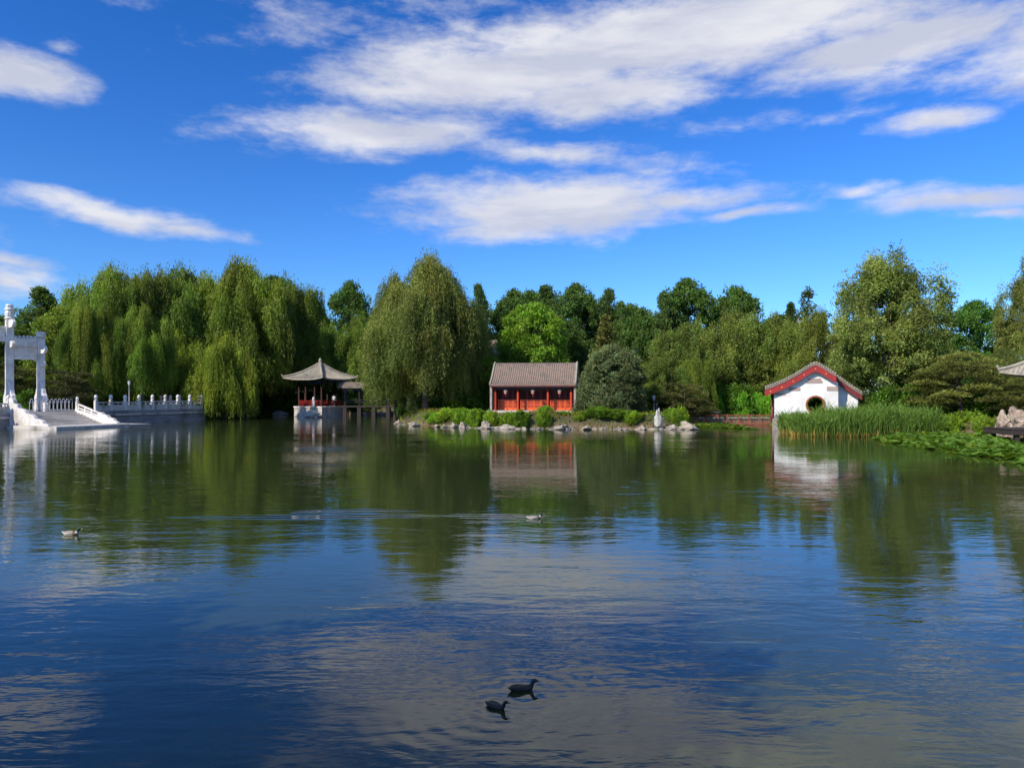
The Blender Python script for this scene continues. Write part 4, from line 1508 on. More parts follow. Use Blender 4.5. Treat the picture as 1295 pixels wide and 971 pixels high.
# hall -----------------------------------------------------------------------
HZ = 1.6
hall = thing('waterside_hall', 'long low hall with brown tiled roof and bright red doors facing the water', 'hall', (X(674, 83), 83, HZ), R(-8))
W2 = 4.72
prof = [(-.65, 2.83), (.0, 3.13), (.8, 3.62), (1.6, 4.28), (2.3, 4.92), (2.75, 5.22), (3.1, 5.3), (3.45, 5.22), (3.9, 4.92), (4.6, 4.28), (5.4, 3.62), (6.2, 3.13), (6.85, 2.83)]
gable_roof(prof, -W2, W2, hall, M['tile'])
mb = MB()
for s in (-1, 1):          # raised verge rows
    mb.tube([(s * (W2 - .05), y, z + .06) for y, z in prof], .12, 6)
mb.build('verge', M['tile_pale'], hall)
mb = MB()
mb.box((0, -.62, 2.62), (2 * W2 - .1, .12, .1))
for i in range(56):
    mb.box((-W2 + .12 + i * .169, -.50, 2.70), (.07, .36, .07))
mb.build('eave_board', M['darkred'], hall)
for s in (-1, 1):
    mb = MB()
    pl = [(-.35, -.1), (-.35, 2.6), (-.6, 2.66)] + [(y, z - .2) for y, z in prof[1:-1]] + [(6.6, 2.6), (6.6, -.1)]
    mb.slab(pl, lambda a, b: (s * (W2 - .02) - s * .0, a, b), lambda a, b: (s * (W2 - .24), a, b))
    w = mb.build('gable_wall', M['greybrick'], hall)
    mb = MB()
    mb.box((s * (W2 - .13), -.39, 1.3), (.22, .06, 2.6))
    mb.build('end_pier', M['stonebase'], hall)
for x in (-W2 + .55, -1.65, 1.65, W2 - .55):
    m = MB()
    m.lathe([(.2, -.05), (.2, .1), (.13, .12), (.13, 2.62)], 12, (x, 0, 0))
    m.build('column', M['red'], hall, True)
mb = MB()
mb.box((0, 0, 2.5), (2 * W2 - .75, .14, .34))
mb.build('beam', M['paint_green'], hall)
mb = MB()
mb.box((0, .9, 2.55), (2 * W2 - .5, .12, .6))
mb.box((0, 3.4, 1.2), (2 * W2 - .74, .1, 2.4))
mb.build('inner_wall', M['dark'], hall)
mb = MB()
mb.box((0, 3.05, -.35), (2 * W2 + .5, 7.9, .68))
bevel(mb.build('terrace', M['marble_dirty'], hall), .03)
bays = [(-W2 + .68, -1.78), (-1.52, 1.52), (1.78, W2 - .68)]
for (a, b) in bays:
    nl = 4
    wd = (b - a) / nl
    for i in range(nl):
        xc = a + wd * (i + .5)
        m = MB()
        m.box((xc, .9, .12), (wd - .03, .07, .24))
        m.box((xc, .9, 1.12), (wd - .03, .07, .1))
        for s in (-1, 1):
            m.box((xc + s * (wd / 2 - .055), .9, .6), (.08, .075, 1.18))
        m.box((xc, .93, .66), (wd - .16, .03, .84))
        d = m.build('door', M['orange'], hall)
        m = MB()
        m.box((xc, .885, .45), (wd - .26, .03, .3))
        m.box((xc, .885, .86), (wd - .26, .03, .3))
        bevel(m.build('door_panel', M['red'], d), .012)
        m = MB()
        m.box((xc, .9, 2.2), (wd - .03, .07, .1))
        for s in (-1, 1):
            m.box((xc + s * (wd / 2 - .055), .9, 1.71), (.06, .072, 1.0))
        for k in range(4):
            m.box((xc - (wd - .16) / 2 + (wd - .16) * (k + .5) / 4, .9, 1.66), (.022, .03, .96))
        for k in range(6):
            m.box((xc, .905, 1.24 + k * .165), (wd - .17, .025, .022))
        m.build('lattice', M['darkred'], d)  # dark red for the upper leaves, eave shade put into the colour
for x, g in ((-2.95, 0), (.05, 1), (2.95, 2)):
    lb = ['left', 'middle', 'right'][g]
    t = thing('palace_lantern', '%s of the three pale red lanterns hanging under the hall eave' % lb + (' at its left bay' if g == 0 else ''), 'lantern', (0, 0, 0), 0, 'lanterns hanging under the hall eave')
    wl = hall.matrix_basis @ Vector((x, -.45, 1.75))
    p = Matrix.Translation(hall.location) @ Matrix.Rotation(R(-8), 4, 'Z') @ Vector((x, -.52, 1.72))
    t.location = p
    t.scale = (.8, .8, .9)
    m = MB(); m.lathe([(.10, .06), (.19, .14), (.2, .34), (.27, .42)], 6); m.build('shade', M['lantern'], t)
    m = MB(); m.lathe([(.31, .42), (.2, .50), (.05, .55)], 6); m.build('canopy', M['tile_pale'], t)
    m = MB(); m.tube([(0, 0, .53), (0, 0, .98)], .012, 5); m.build('cord', M['darkred'], t)
    m = MB(); m.lathe([(.05, -.28), (.06, -.05), (.02, .05)], 6); m.build('tassel', M['board_red'], t)
# low wall to the right of the hall, behind the evergreen
box_thing('brick_wall', 'low grey brick wall joining the right end of the hall', 'wall', [((0, 0, .6), (3.4, .35, 1.9)), ((0, 0, 1.6), (3.5, .5, .12))], M['greybrick'], (X(748, 84), 84, HZ - .4), 0)

# two-storey roof behind
bk = thing('rear_building', 'brown tiled roof of a taller building between the central willow and lime tree', 'building', (X(600, 104), 104, 1.3), R(-8))
prf = [(-.7, 7.5), (0, 7.75), (1.2, 8.5), (2.2, 9.3), (2.8, 9.6), (3.2, 9.62), (3.8, 9.3), (4.8, 8.5), (6, 7.75), (6.7, 7.5)]
gable_roof(prf, -4.4, 2.9, bk, M['tile'], rib=.28)
mb = MB(); mb.tube([(2.85, y, z + .07) for y, z in prf], .15, 6); mb.tube([(-4.35, y, z + .07) for y, z in prf], .15, 6); mb.build('verge', M['tile_pale'], bk)
mb = MB(); mb.slab([(0.01, 0), (6, 0), (6, 7.5), (3.1, 9.3), (0.01, 7.5)], lambda a, b: (-4.2, a, b), lambda a, b: (2.7, a, b)); mb.build('wall', M['greybrick'], bk)
for x in (-3, -.8, 1.4):
    mb = MB(); mb.box((x, -.02, 6.1), (1.3, .08, 1.5)); w = mb.build('window', M['darkred'], bk)
    mb = MB(); mb.box((x, -.05, 6.1), (1.1, .03, 1.3)); mb.build('pane', M['dark'], w)

# white garden wall seen under the central willow
gw = thing('garden_wall', 'low whitewashed wall glimpsed through the hanging branches of the central willow', 'wall', (X(541, 95), 95, 1.3), R(6))
mb = MB(); mb.box((0, 0, .75), (5.2, .4, 1.6)); mb.build('wall', M['plaster'], gw)
mb = MB(); mb.slab([(-.42, 1.55), (.42, 1.55), (.05, 1.85), (-.05, 1.85)], lambda a, b: (-2.7, a, b), lambda a, b: (2.7, a, b)); mb.build('coping', M['tile'], gw)
gh = thing('garden_house', 'dark red timber pavilion shaded behind the whitewashed wall under the willow', 'house', (X(548, 99), 99, 1.3), R(6))
mb = MB(); mb.box((0, 0, 1.5), (6, 3, 3.0)); mb.build('wall', M['darkred'], gh)
mb = MB(); tiled_slope(mb, [(-2.2, 2.9), (-1, 3.4), (0, 4.2), (1, 3.4), (2.2, 2.9)], -3.3, 3.3, rib=.3); mb.build('roof', M['tile'], gh)


# pavilions -------------------------------------------------------------------
def curved_pyramid_roof(parent, rad, ze, za, lift, mat, ridge_mat, n_side=4, rot=0.0, sag=.35, seg=16, rows=10):
    """rad: half diagonal at the eave corners; lift raises the corners; surface carries round-tile ribs"""
    mb = MB()
    rb = MB()
    corners = [Vector((math.cos(rot + 2 * PI * k / n_side) * rad, math.sin(rot + 2 * PI * k / n_side) * rad)) for k in range(n_side)]

    def pt(k, s, t):
        """s along the eave 0..1, t from apex 0 to eave 1"""
        a, b = corners[k], corners[(k + 1) % n_side]
        e = a.lerp(b, s)
        # eave bows in slightly mid-side
        c = abs(2 * s - 1)
        e = e * (0.93 + 0.07 * c ** 2.5)
        z = za + (ze - za) * (t + sag * t * (1 - t) * 1.2)
        z += lift * (c ** 3) * t ** 3
        z -= 0.0
        return Vector((e.x * t, e.y * t, z))
    for k in range(n_side):
        vs, fs = [], []
        for j in range(rows + 1):
            t = .04 + .96 * j / rows
            for i in range(seg + 1):
                vs.append(pt(k, i / seg, t))
        for j in range(rows):
            for i in range(seg):
                a = j * (seg + 1) + i
                fs.append((a, a + 1, a + seg + 2, a + seg + 1))
        top = len(vs)
        vs2 = [v - Vector((0, 0, .16)) for v in vs]
        mb.add(vs + vs2, fs + [tuple(i + top for i in f[::-1]) for f in fs] + [(rows * (seg + 1) + i, rows * (seg + 1) + i + 1, top + rows * (seg + 1) + i + 1, top + rows * (seg + 1) + i) for i in range(seg)])
        # tile ribs run perpendicular to the eave
        a, b = corners[k], corners[(k + 1) % n_side]
        L_ = (b - a).length
        nr = int(L_ / .26)
        for r_ in range(1, nr):
            s = r_ / nr
            q = abs(2 * s - 1)
            pts = []
            for j in range(7):
                t = 1 - (1 - q) * j / 6 * .98
                ss = .5 + (s - .5) / max(t, .02)
                if ss < 0 or ss > 1: break
                pts.append(pt(k, ss, t) + Vector((0, 0, .02)))
            if len(pts) > 1: mb.tube(pts, .05, 5)
        # hip ridge
        rb.tube([pt(k, 0, .06 + .94 * j / 8) + Vector((0, 0, .10)) for j in range(9)] + [pt(k, 0, 1.0) * 1.03 + Vector((0, 0, .30))], [.15] * 9 + [.07], 6)
    mb.build('roof', mat, parent)
    rb.build('hip_ridge', ridge_mat, parent)
    m = MB()
    m.lathe([(.30, -.1), (.36, .05), (.22, .14), (.3, .24), (.2, .33), (.25, .48), (.18, .62), (.05, .78)], 10, (0, 0, za - .05))
    m.build('finial', ridge_mat, parent)
    return corners


def pavilion(loc, rot, rad, label, floor_h, cols_rad, ze, za, base=True):
    t = thing('lakeside_pavilion', label, 'pavilion', loc)
    cs = curved_pyramid_roof(t, rad, ze, za, .30, M['tile_pale'], M['tile_pale'], 4, rot)
    d = cols_rad
    pts = [(math.cos(rot + PI / 2 * k) * d, math.sin(rot + PI / 2 * k) * d) for k in range(4)]
    allp = []
    for k in range(4):
        a, b = Vector(pts[k]), Vector(pts[(k + 1) % 4])
        allp += [a, a.lerp(b, .3), a.lerp(b, .7)]
    for p in allp:
        m = MB()
        m.lathe([(.24, 0), (.24, .12), (.13, .14), (.13, ze + .1)], 12, (p.x, p.y, 0))
        m.build('column', M['column_dark'], t, True)
    for k in range(4):
        a, b = Vector(pts[k]), Vector(pts[(k + 1) % 4])
        an = math.atan2(b.y - a.y, b.x - a.x)
        c = (a + b) / 2
        L_ = (b - a).length
        m = MB()
        m.box((c.x, c.y, ze - .2), (L_, .16, .38), an)
        m.box((c.x, c.y, ze - .62), (L_, .08, .1), an)
        for i in range(int(L_ / .35)):
            q = a.lerp(b, (i + .5) / int(L_ / .35))
            m.box((q.x, q.y, ze - .5), (.04, .06, .24), an)
        m.build('frieze', M['paint_green'], t)
        # bench rail between columns, open in the middle of two sides
        for (s0, s1) in ((0.03, .3), (.33, .67), (.7, .97)):
            if k in (1, 2) and s0 == .33: continue
            p, q = a.lerp(b, s0), a.lerp(b, s1)
            cc = (p + q) / 2
            l2 = (q - p).length
            m = MB()
            m.box((cc.x, cc.y, .45), (l2, .36, .08), an)
            m.box((cc.x * 1.03, cc.y * 1.03, .82), (l2, .08, .08), an)
            nb = max(2, int(l2 / .22))
            for i in range(nb):
                g = p.lerp(q, (i + .5) / nb) * 1.03
                m.box((g.x, g.y, .62), (.05, .05, .34), an)
                m.box((g.x * .985, g.y * .985, .22), (.06, .05, .4), an)
            m.build('bench', M['board_red'], t)
    # soffit
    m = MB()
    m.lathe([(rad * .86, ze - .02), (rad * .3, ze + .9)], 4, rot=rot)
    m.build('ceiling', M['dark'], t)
    if base:
        m = MB()
        m.lathe([(d + .7, -floor_h - .6), (d + .7, -.22)], 4, rot=rot)
        m.build('plinth', M['stonebase'], t)
        m = MB()
        m.lathe([(d + .82, -.219), (d + .82, 0)], 4, rot=rot)
        bevel(m.build('coping', M['marble'], t), .03)
    return t


PX0, PD = X(405, 113.5), 113.5
front = math.atan2(-44, 14)
pav = pavilion((PX0, PD, 1.55), front, 5.4, 'pavilion with pointed grey tiled roof standing on a white base in the water', 1.55, 3.05, 4.0, 6.45)
for c in kids(pav):
    if c.name.startswith('plinth'):
        c.data.materials[0] = M['marble_dirty']
# stone post in front of the bench
mb = MB()
mb.box((0, 0, .4), (.34, .34, .8)); mb.box((0, 0, .84), (.42, .42, .08))
mb.lathe([(.12, .88), (.19, .95), (.2, 1.15), (.13, 1.25), (.16, 1.32), (.04, 1.42)], 10)
sp_ = mb.build('stone_post', M['marble'])
sp_.location = (X(396.5, 110.2), 110.2, 1.55)
tag(sp_, 'small white carved stone post at the front of the pavilion bench', 'post')
# projecting white rock base left of the corner
me = rock_mesh(77, (1, .8, .7), 4)
me.materials.append(M['rock_white'])
rock(me, (X(393, 109.4), 109.4, .35), (1.9, .9, .95), 'large white rock piled against the pavilion base', None)
me = rock_mesh(78, (1, .8, .7), 3)
me.materials.append(M['rock_grey'])
rock(me, (X(399, 108.3), 108.3, .2), (.7, .5, .45), 'small dark rock in front of the white rock at the pavilion base', None)

# covered walkway
wk = thing('covered_walkway', 'roofed walkway on dark piers leading right from the pavilion over the water', 'walkway', (X(433, 113), 113.0, 1.65), R(4))
WL = 9.6
mb = MB(); tiled_slope(mb, [(-1.55, 2.75), (-.9, 3.05), (-.3, 3.42), (0, 3.5), (.3, 3.42), (.9, 3.05), (1.55, 2.75)], -.4, WL, rib=.24); mb.build('roof', M['tile'], wk)
mb = MB(); mb.box((WL / 2 + .2, 0, -.12), (WL + .6, 2.6, .24)); mb.build('deck', M['darkwood'], wk)
for i in range(5):
    for s in (-1, 1):
        x = .5 + i * 2.1
        m = MB(); m.box((x, s * 1.0, 1.35), (.18, .18, 2.7)); m.build('column', M['column_dark'], wk)
        m = MB(); m.box((x, s * 1.0, -1.2), (.55, .5, 1.95)); m.build('pier', M['darkwood'], wk)
for s in (-1, 1):
    m = MB(); m.box((WL / 2, s * 1.0, 2.55), (WL - .2, .12, .3)); m.box((WL / 2, s * 1.0, 2.2), (WL - .2, .06, .08)); m.build('beam', M['paint_green'], wk)
    m = MB(); m.box((WL / 2, s * 1.02, .5), (WL - .8, .3, .07)); m.box((WL / 2, s * 1.1, .85), (WL - .8, .07, .07))
    for i in range(36): m.box((.7 + i * .24, s * 1.1, .67), (.04, .04, .36))
    m.build('railing', M['darkwood'], wk)

# right pavilion whose corner enters the frame
pr_ = pavilion((X(1262, 57) + 6.5, 58.6, 1.6), math.atan2(.1, -1), 5.1, 'pavilion with grey tiled roof corner entering at the right edge', 1.6, 2.9, 3.35, 6.2)
dk = thing('wooden_deck', 'dark wooden deck on short posts at the right edge over the lotus leaves', 'deck', (X(1276, 50), 50.0, 0), R(-4))
mb = MB(); mb.box((2.6, 1.2, .92), (5.4, 3.4, .36)); bevel(mb.build('platform', M['darkwood'], dk), .03)
mb = MB()
for i in range(8): mb.box((2.6, -.35 + i * .43, 1.12), (5.5, .38, .05))
mb.build('boards', M['darkwood'], dk)
for i in range(3):
    for j in range(2):
        m = MB(); m.box((.35 + i * 2.2, -.2 + j * 2.7, .1), (.26, .26, 1.5)); m.build('post', M['darkwood'], dk)

# ------------------------------------------------------------------ white gable pavilion gate
gb = thing('white_gable_house', 'white gable-ended house with red barge boards and a round window at the water', 'house', (X(1031, 70), 70.0, 0), R(-19))


def holed_wall(mb, outer, c, r, y0, y1, n=48):
    cx, cz = c
    angs = [2 * PI * k / n for k in range(n)] + [math.atan2(p[1] - cz, p[0] - cx) % (2 * PI) for p in outer]
    angs = sorted(set(round(a, 6) for a in angs))

    def hit(a):
        dx, dz = math.cos(a), math.sin(a)
        best = None
        for i in range(len(outer)):
            (x1, z1), (x2, z2) = outer[i], outer[(i + 1) % len(outer)]
            ex, ez = x2 - x1, z2 - z1
            den = dx * ez - dz * ex
            if abs(den) < 1e-9: continue
            t = ((x1 - cx) * ez - (z1 - cz) * ex) / den
            s = ((x1 - cx) * dz - (z1 - cz) * dx) / den
            if t > 0 and -1e-6 <= s <= 1 + 1e-6 and (best is None or t < best): best = t
        return (cx + dx * best, cz + dz * best)
    vs, fs = [], []
    for a in angs:
        h = hit(a); i_ = (cx + math.cos(a) * r, cz + math.sin(a) * r)
        vs += [(h[0], y0, h[1]), (i_[0], y0, i_[1]), (h[0], y1, h[1]), (i_[0], y1, i_[1])]
    m = len(angs)
    for k in range(m):
        a, b = 4 * k, 4 * ((k + 1) % m)
        fs += [(a, b, b + 1, a + 1), (a + 2, a + 3, b + 3, b + 2), (a + 1, b + 1, b + 3, a + 3), (a, a + 2, b + 2, b)]
    mb.add(vs, fs)


WC = (0.02, 2.42)
mb = MB()
holed_wall(mb, [(-3.56, 1.45), (1.95, 1.45), (1.95, 4.45), (0, 5.5), (-3.56, 3.7)], WC, .80, 0, .4)
mb.build('front_wall', M['plaster'], gb)
mb = MB()
mb.slab([(1.954, 1.45), (3.75, 1.45), (3.75, 3.1), (1.954, 4.4)], lambda a, b: (a, 1.5, b), lambda a, b: (a, 1.85, b))
mb.slab([(0.4, 1.45), (1.5, 1.45), (1.5, 4.35), (0.4, 4.35)], lambda a, b: (1.6, a, b), lambda a, b: (1.9, a, b))
mb.build('side_wall', M['plaster'], gb)
mb = MB()
mb.box((1.975, .2, 2.0), (.04, .38, 1.1))
mb.build('corner_pilaster', M['greybrick'], gb)
# window ring
mb = MB()
n = 40
prof_ = [(.66, -.03), (.66, .43), (.86, .43), (.86, -.03), (.80, -.07), (.72, -.07)]
vs, fs = [], []
for k in range(n):
    a = 2 * PI * k / n
    for r_, y_ in prof_: vs.append((WC[0] + math.cos(a) * r_, y_, WC[1] + math.sin(a) * r_))
for k in range(n):
    for j in range(6):
        a, b = k * 6 + j, k * 6 + (j + 1) % 6
        c, d = ((k + 1) % n) * 6 + (j + 1) % 6, ((k + 1) % n) * 6 + j
        fs.append((a, b, c, d))
mb.add(vs, fs)
mb.build('round_window', M['ring'], gb, True)
# stepped brickwork at the apex; lower pieces stand in for shadow patches
mb = MB()
for (x0, x1, z0, z1) in ((-.78, .62, 4.42, 4.62), (-.62, .5, 4.625, 4.85), (-2.3, -1.3, 3.72, 4.0), (.98, 1.93, 3.72, 4.1), (-3.54, -2.6, 3.3, 3.5)):
    mb.box(((x0 + x1) / 2, -.02, (z0 + z1) / 2), (x1 - x0, .05, z1 - z0))
mb.build('brick_and_shade_trim', M['peach'], gb)
mb = MB()
mb.box((-.85, .17, 1.28), (5.5, .42, .33))
mb.box((2.87, 1.68, 1.28), (1.8, .42, .33))
mb.build('brick_course', M['greybrick'], gb)
mb = MB()
mb.box((-.8, 3.0, .36), (5.9, 6.2, 1.5))
mb.box((3.05, 3.6, .36), (1.75, 5.0, 1.49))
bevel(mb.build('plinth', M['stonebase'], gb), .04)


def verge_profile(pts, down0, down1, y0, y1, name, mat):
    mb = MB()
    top = [(x, z - down0) for x, z in pts]
    bot = [(x, z - down1) for x, z in pts]
    mb.slab(top + bot[::-1], lambda a, b: (a, y0, b), lambda a, b: (a, y1, b))
    return mb.build(name, mat, gb)


lp = [(-4.4, 4.13), (-3.6, 4.42), (-2.6, 4.86), (-1.6, 5.42), (-.7, 6.02), (-.25, 6.3), (0, 6.38), (.25, 6.3), (.8, 5.95), (1.75, 5.32)]
rp = [(1.72, 5.34), (2.3, 4.92), (2.9, 4.45), (3.5, 4.0), (4.05, 3.65)]
verge_profile(lp, .0, .34, -.55, 5.6, 'roof', M['tile'])
verge_profile(rp, .0, .34, 1.0, 5.6, 'roof', M['tile'])
verge_profile(lp, .35, .93, -.50, -.42, 'barge_board', M['board_red'])
verge_profile(rp, .35, .82, 1.05, 1.13, 'barge_board', M['barge_shaded'])
# tile ends along the verge
for pts, y in ((lp, -.62), (rp, .93)):
    mb = MB()
    tot = 0
    for (a, b) in zip(pts[:-1], pts[1:]):
        va, vb = Vector((a[0], 0, a[1])), Vector((b[0], 0, b[1]))
        l = (vb - va).length
        k = max(1, int(l / .2))
        for i in range(k):
            p = va.lerp(vb, (i + .5) / k)
            mb.tube([(p.x, y, p.z - .06), (p.x, y + .5, p.z - .02)], .085, 7)
            mb.tube([(p.x, y + .02, p.z - .24), (p.x, y + .3, p.z - .24)], .05, 6)
    mb.build('verge_tiles', M['tile_pale'], gb)
for x, z in [(-3.9, 3.65), (-2.9, 4.05), (-1.9, 4.58), (-1.0, 5.2), (0.0, 5.72), (.9, 5.25)]:
    mb = MB(); mb.tube([(x, -.495, z), (x, -.53, z)], .055, 8)
    mb.build('stud', M['gold'], gb)
for y in (.8, 3.0, 5.2):
    m = MB(); m.lathe([(.18, 1.1), (.13, 1.25), (.13, 3.9)], 12, (-3.75, y, 0)); m.build('column', M['darkred'], gb, True)
mb = MB(); mb.box((-3.75, 3.0, 3.7), (.14, 4.6, .3)); mb.build('beam', M['darkred'], gb)
mb = MB(); mb.box((-3.3, 3.0, 2.4), (.08, 4.4, 2.6)); mb.build('interior_shade', M['dark'], gb)  # near-black sheet standing in for the deep shade under the eave

# low red fence between the rocks and the gable
fx0, fx1, FD = X(866, 84.3), X(974, 84.3), 84.3
fn = thing('low_fence', 'low brownish red wooden railing above the strip of floating leaves', 'fence', (fx0, FD, 0), 0)
fl = fx1 - fx0
nb = 8
for i in range(nb + 1):
    m = MB(); m.box((i * fl / nb, 0, .55), (.12, .12, 1.2)); m.build('post', M['fence'], fn)
mb = MB()
mb.box((fl / 2, 0, 1.05), (fl, .08, .09)); mb.box((fl / 2, 0, .38), (fl, .08, .08)); mb.box((fl / 2, -.1, .14), (fl, .14, .22))
for i in range(int(fl / .3)):
    mb.box((.15 + i * .3, 0, .71), (.05, .05, .62))
mb.build('rails', M['fence'], fn)
mb = MB(); mb.box((fl / 2, .5, .45), (fl, .1, .8)); mb.build('backing', M['greenpanel'], fn)
# little picnic slab seen over the fence
me = rock_mesh(66, (1, .8, .4), 3)
me.materials.append(M['rock'])
rock(me, (X(903, 86), 86, 1.3), (.9, .6, .45), 'flat pinkish stone lying behind the low red fence', None)


# ------------------------------------------------------------------ person in the pavilion
def skin_mesh(name, verts, edges, radii, mat, parent, root_i=0):
    me = bpy.data.meshes.new(name)
    me.from_pydata(verts, edges, [])
    me.materials.append(mat)
    o = bpy.data.objects.new(name, me)
    COL.objects.link(o)
    o.parent = parent
    sk = o.modifiers.new('skin', 'SKIN')
    sk.use_smooth_shade = True
    lay = me.skin_vertices[0] if me.skin_vertices else None
    if lay is None:
        bpy.context.view_layer.objects.active = o
        me.skin_vertices
    for i, r in enumerate(radii):
        me.skin_vertices[0].data[i].radius = (r, r) if not isinstance(r, tuple) else r
    me.skin_vertices[0].data[root_i].use_root = True
    ss = o.modifiers.new('sub', 'SUBSURF')
    ss.levels = 1; ss.render_levels = 2
    return o


pz = 1.56
per = thing('person', 'person in a white shirt and dark trousers standing at the right of the pavilion', 'person', (X(422.5, 111.5), 111.5, pz), R(20))
# pelvis, chest, neck, head, arms, legs
BV = [(0, 0, .92), (0, 0, 1.12), (0, 0, 1.38), (0, 0, 1.50), (0, -.01, 1.60), (0, 0, 1.70),
      (.19, 0, 1.40), (.26, .02, 1.12), (.24, -.10, .88), (.235, -.14, .80), (-.19, 0, 1.40), (-.25, .02, 1.12), (-.22, -.12, .90), (-.215, -.16, .82),
      (.09, 0, .86), (.11, -.01, .48), (.11, .02, .08), (.11, -.13, .03), (-.09, 0, .86), (-.12, 0, .48), (-.13, .03, .08), (-.13, -.12, .03)]
BE = [(0, 1), (1, 2), (2, 3), (3, 4), (4, 5), (2, 6), (6, 7), (7, 8), (8, 9), (2, 10), (10, 11), (11, 12), (12, 13), (0, 14), (14, 15), (15, 16), (16, 17), (0, 18), (18, 19), (19, 20), (20, 21)]
BR = [.14, .13, .14, .055, .095, .085, .06, .042, .03, .035, .06, .042, .03, .035, .085, .055, .038, .035, .085, .055, .038, .035]
skin_mesh('body', BV, BE, BR, M['skin'], per)
skin_mesh('shirt', [(0, 0, .86), (0, 0, 1.12), (0, 0, 1.38), (.19, 0, 1.41), (.25, .02, 1.16), (-.19, 0, 1.41), (-.245, .02, 1.16)], [(0, 1), (1, 2), (2, 3), (3, 4), (2, 5), (5, 6)], [.17, .155, .165, .078, .062, .078, .062], M['shirt'], per)
skin_mesh('trousers', [(0, 0, .93), (.09, 0, .84), (.11, -.01, .48), (.11, .02, .10), (-.09, 0, .84), (-.12, 0, .48), (-.13, .03, .10)], [(0, 1), (1, 2), (2, 3), (0, 4), (4, 5), (5, 6)], [.155, .10, .078, .06, .10, .078, .06], M['trousers'], per)
skin_mesh('hair', [(0, .025, 1.62), (0, .015, 1.71), (0, .0, 1.755)], [(0, 1), (1, 2)], [.095, .095, .06], M['hair'], per)


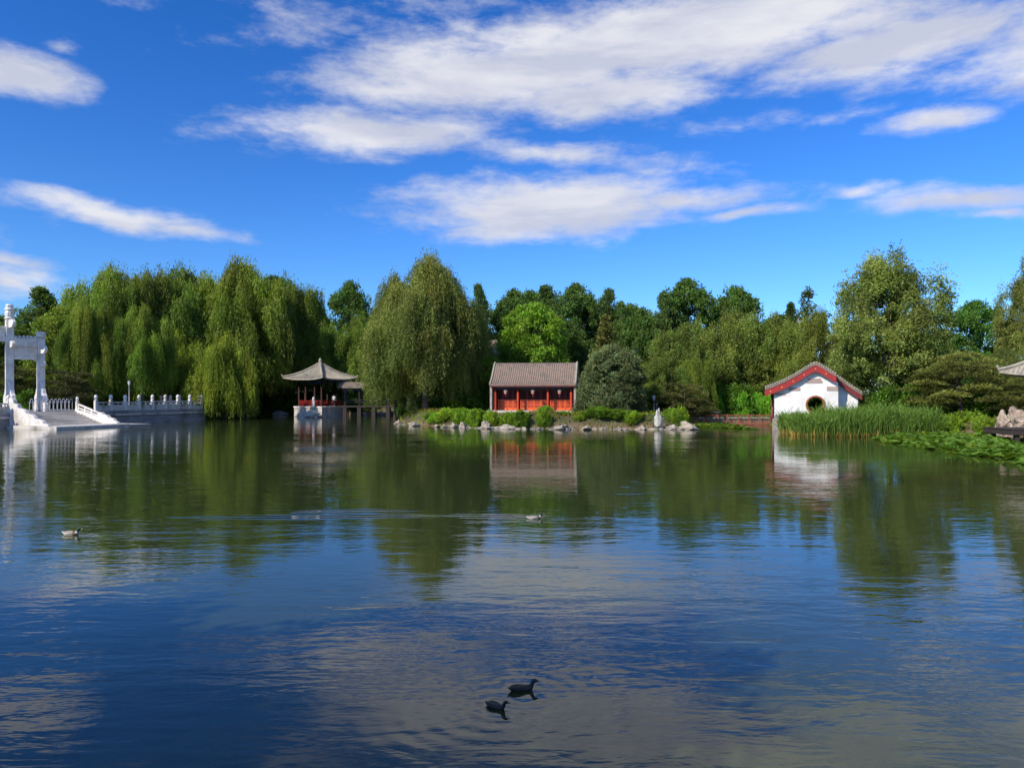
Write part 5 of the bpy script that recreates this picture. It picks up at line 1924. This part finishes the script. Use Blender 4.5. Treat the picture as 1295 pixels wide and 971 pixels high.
# ------------------------------------------------------------------ ducks
def duck(loc, rz, L_, kind, label, turn=0.0):
    t = thing('duck', label, 'duck', loc, rz)
    t.scale = (L_, L_, L_)
    # stations: x, z centre, half width, half height (unit body length; +x forward)
    st = [(-.52, .17, .012, .008), (-.47, .155, .05, .02), (-.38, .12, .10, .065), (-.25, .085, .155, .115), (-.08, .07, .185, .14), (.10, .07, .18, .145), (.22, .085, .145, .14), (.30, .12, .11, .12),
          (.345, .175, .08, .085), (.37, .235, .066, .066), (.39, .29, .070, .066), (.43, .335, .078, .074), (.48, .345, .068, .064), (.525, .335, .042, .038), (.545, .33, .014, .014)]
    N_ = 14
    vs, fs, cols = [], [], []
    for i, (x, z, w, h) in enumerate(st):
        a = st[max(0, i - 1)]; b = st[min(len(st) - 1, i + 1)]
        d = Vector((b[0] - a[0], 0, b[1] - a[1])).normalized()
        up = Vector((-d.z, 0, d.x))
        for k in range(N_):
            an = 2 * PI * k / N_
            off = up * (math.sin(an) * h)
            p = Vector((x, math.cos(an) * w, z)) + off
            if i >= 8 and turn:
                q = (i - 7) / 4
                q = min(q, 1)
                c0 = Vector((.345, 0, 0))
                pr2 = p - c0
                an2 = turn * q
                p = Vector((pr2.x * math.cos(an2) - pr2.y * math.sin(an2), pr2.x * math.sin(an2) + pr2.y * math.cos(an2), pr2.z)) + c0
            vs.append(tuple(p))
            s = math.sin(an)
            if kind == 'drake':
                if i <= 1: c = (.80, .78, .72)
                elif i == 2: c = (.03, .03, .03) if s > .1 else (.6, .58, .52)
                elif i <= 5: c = (.36, .31, .26) if s > .45 else (.62, .58, .52)
                elif i <= 7: c = (.10, .045, .025)
                elif i == 8: c = (.6, .6, .55)
                else: c = (.012, .035, .022)
            else:
                c = (.022, .017, .012) if i < 8 else (.014, .011, .009)  # near-black plumage, the shade over the water put into its colour
                if i in (4, 5, 6) and s > .6: c = (.03, .022, .016)
            cols.append(c)
    for i in range(len(st) - 1):
        for k in range(N_):
            fs.append((i * N_ + k, i * N_ + (k + 1) % N_, (i + 1) * N_ + (k + 1) % N_, (i + 1) * N_ + k))
    fs.append(tuple(range(N_))); fs.append(tuple(range((len(st) - 1) * N_, len(st) * N_)))
    mb = MB(); mb.add(vs, fs)
    o = mb.build('body', M['feather'], t, True)
    at = o.data.attributes.new('tint', 'FLOAT_COLOR', 'POINT')
    at.data.foreach_set('color', [c for q in cols for c in (*q, 1)])
    ss = o.modifiers.new('sub', 'SUBSURF'); ss.levels = 1; ss.render_levels = 2

    def rt(p):
        p = Vector(p) - Vector((.345, 0, 0))
        return Vector((p.x * math.cos(turn) - p.y * math.sin(turn), p.x * math.sin(turn) + p.y * math.cos(turn), p.z)) + Vector((.345, 0, 0))
    m = MB()
    pts = [rt((.51, 0, .33)), rt((.56, 0, .318)), rt((.605, 0, .311)), rt((.62, 0, .31))]
    m.tube(pts, [.030, .021, .020, .008], 8)
    m.build('bill', M['bill'] if kind == 'drake' else M['darkbill'], t, True)
    for s in (-1, 1):
        m = MB()
        wv = []
        prof_w = [(-.42, .17, .01), (-.30, .175, .05), (-.12, .165, .085), (.06, .15, .085), (.18, .125, .04)]
        top, bot = [], []
        for x, z, h in prof_w:
            yy = .16 * (1 - ((x + .08) / .42) ** 2) + .035
            top.append((x, s * yy * .88, z + h * .35)); bot.append((x, s * (yy + .018), z - h * .9))
        n_ = len(top)
        m.add(top + bot, [(i, i + 1, n_ + i + 1, n_ + i) for i in range(n_ - 1)])
        w = m.build('wing', M['feather'], t, True)
        at = w.data.attributes.new('tint', 'FLOAT_COLOR', 'POINT')
        c1, c2 = ((.30, .25, .2), (.55, .5, .45)) if kind == 'drake' else ((.018, .014, .01), (.026, .02, .015))
        at.data.foreach_set('color', [c for j in range(2 * n_) for c in (*(c1 if j < n_ else c2), 1)])
        so_ = w.modifiers.new('solid', 'SOLIDIFY'); so_.thickness = .014
    for s in (-1, 1):
        m = MB()
        e = rt((.462, s * .052, .352))
        m.lathe([(.001, -.011), (.009, -.006), (.011, 0), (.009, .006), (.001, .011)], 8, tuple(e))
        m.build('eye', M['hair'], t, True)
    return t


G4 = None
duck((X(90, 18.8), 18.8, -.02), R(-12), .52, 'drake', 'pale-bodied dark-headed duck swimming alone on the left', .1)
duck((X(676, 21.2), 21.2, -.02), R(6), .46, 'drake', 'pale-bodied duck with dark head swimming farthest out near the centre', -.1)
duck((X(660, 8.95), 8.95, -.012), R(12), .34, 'hen', 'dark duck swimming to the right, farther of the two near ducks', .0)
duck((X(627, 8.45), 8.45, -.012), R(-38), .30, 'hen', 'dark duck seen with its head turned, nearest of all the ducks', .5)

# ------------------------------------------------------------------ near bank: the trees whose shade lies on the foreground water
NB = 'shade trees on the near bank beside the viewer'
for (x_, y_, H_, W_, lb) in ((-10.3, .6, 10.8, 9.0, 'leafy shade tree on the near bank, nearest to the viewer'), (-18.5, .8, 10.6, 11, 'leafy shade tree second from the viewer on the near bank'), (-29, .5, 11.2, 13, 'leafy shade tree farthest left on the near bank')):
    root, used = PROTO['round']
    o = copy_tree(root)
    o.location = (x_, y_, 1.2)
    o.scale = (W_ / 11, W_ / 11, H_ / 14)
    tag(o, lb, 'tree', NB)

# ------------------------------------------------------------------ render settings
for k_, (root, used) in PROTO.items():
    if not used:
        for c in kids(root): bpy.data.objects.remove(c)
        bpy.data.objects.remove(root)
sc.view_settings.view_transform = 'Standard'
sc.view_settings.look = 'None'
sc.view_settings.exposure = 0
sc.view_settings.gamma = 1
sc.render.engine = 'CYCLES'
sc.cycles.use_denoising = True
sc.cycles.max_bounces = 5
sc.cycles.diffuse_bounces = 2
sc.cycles.use_adaptive_sampling = True
sc.cycles.adaptive_threshold = 0.03
sc.cycles.glossy_bounces = 3
sc.cycles.transmission_bounces = 3
sc.cycles.sample_clamp_indirect = 6
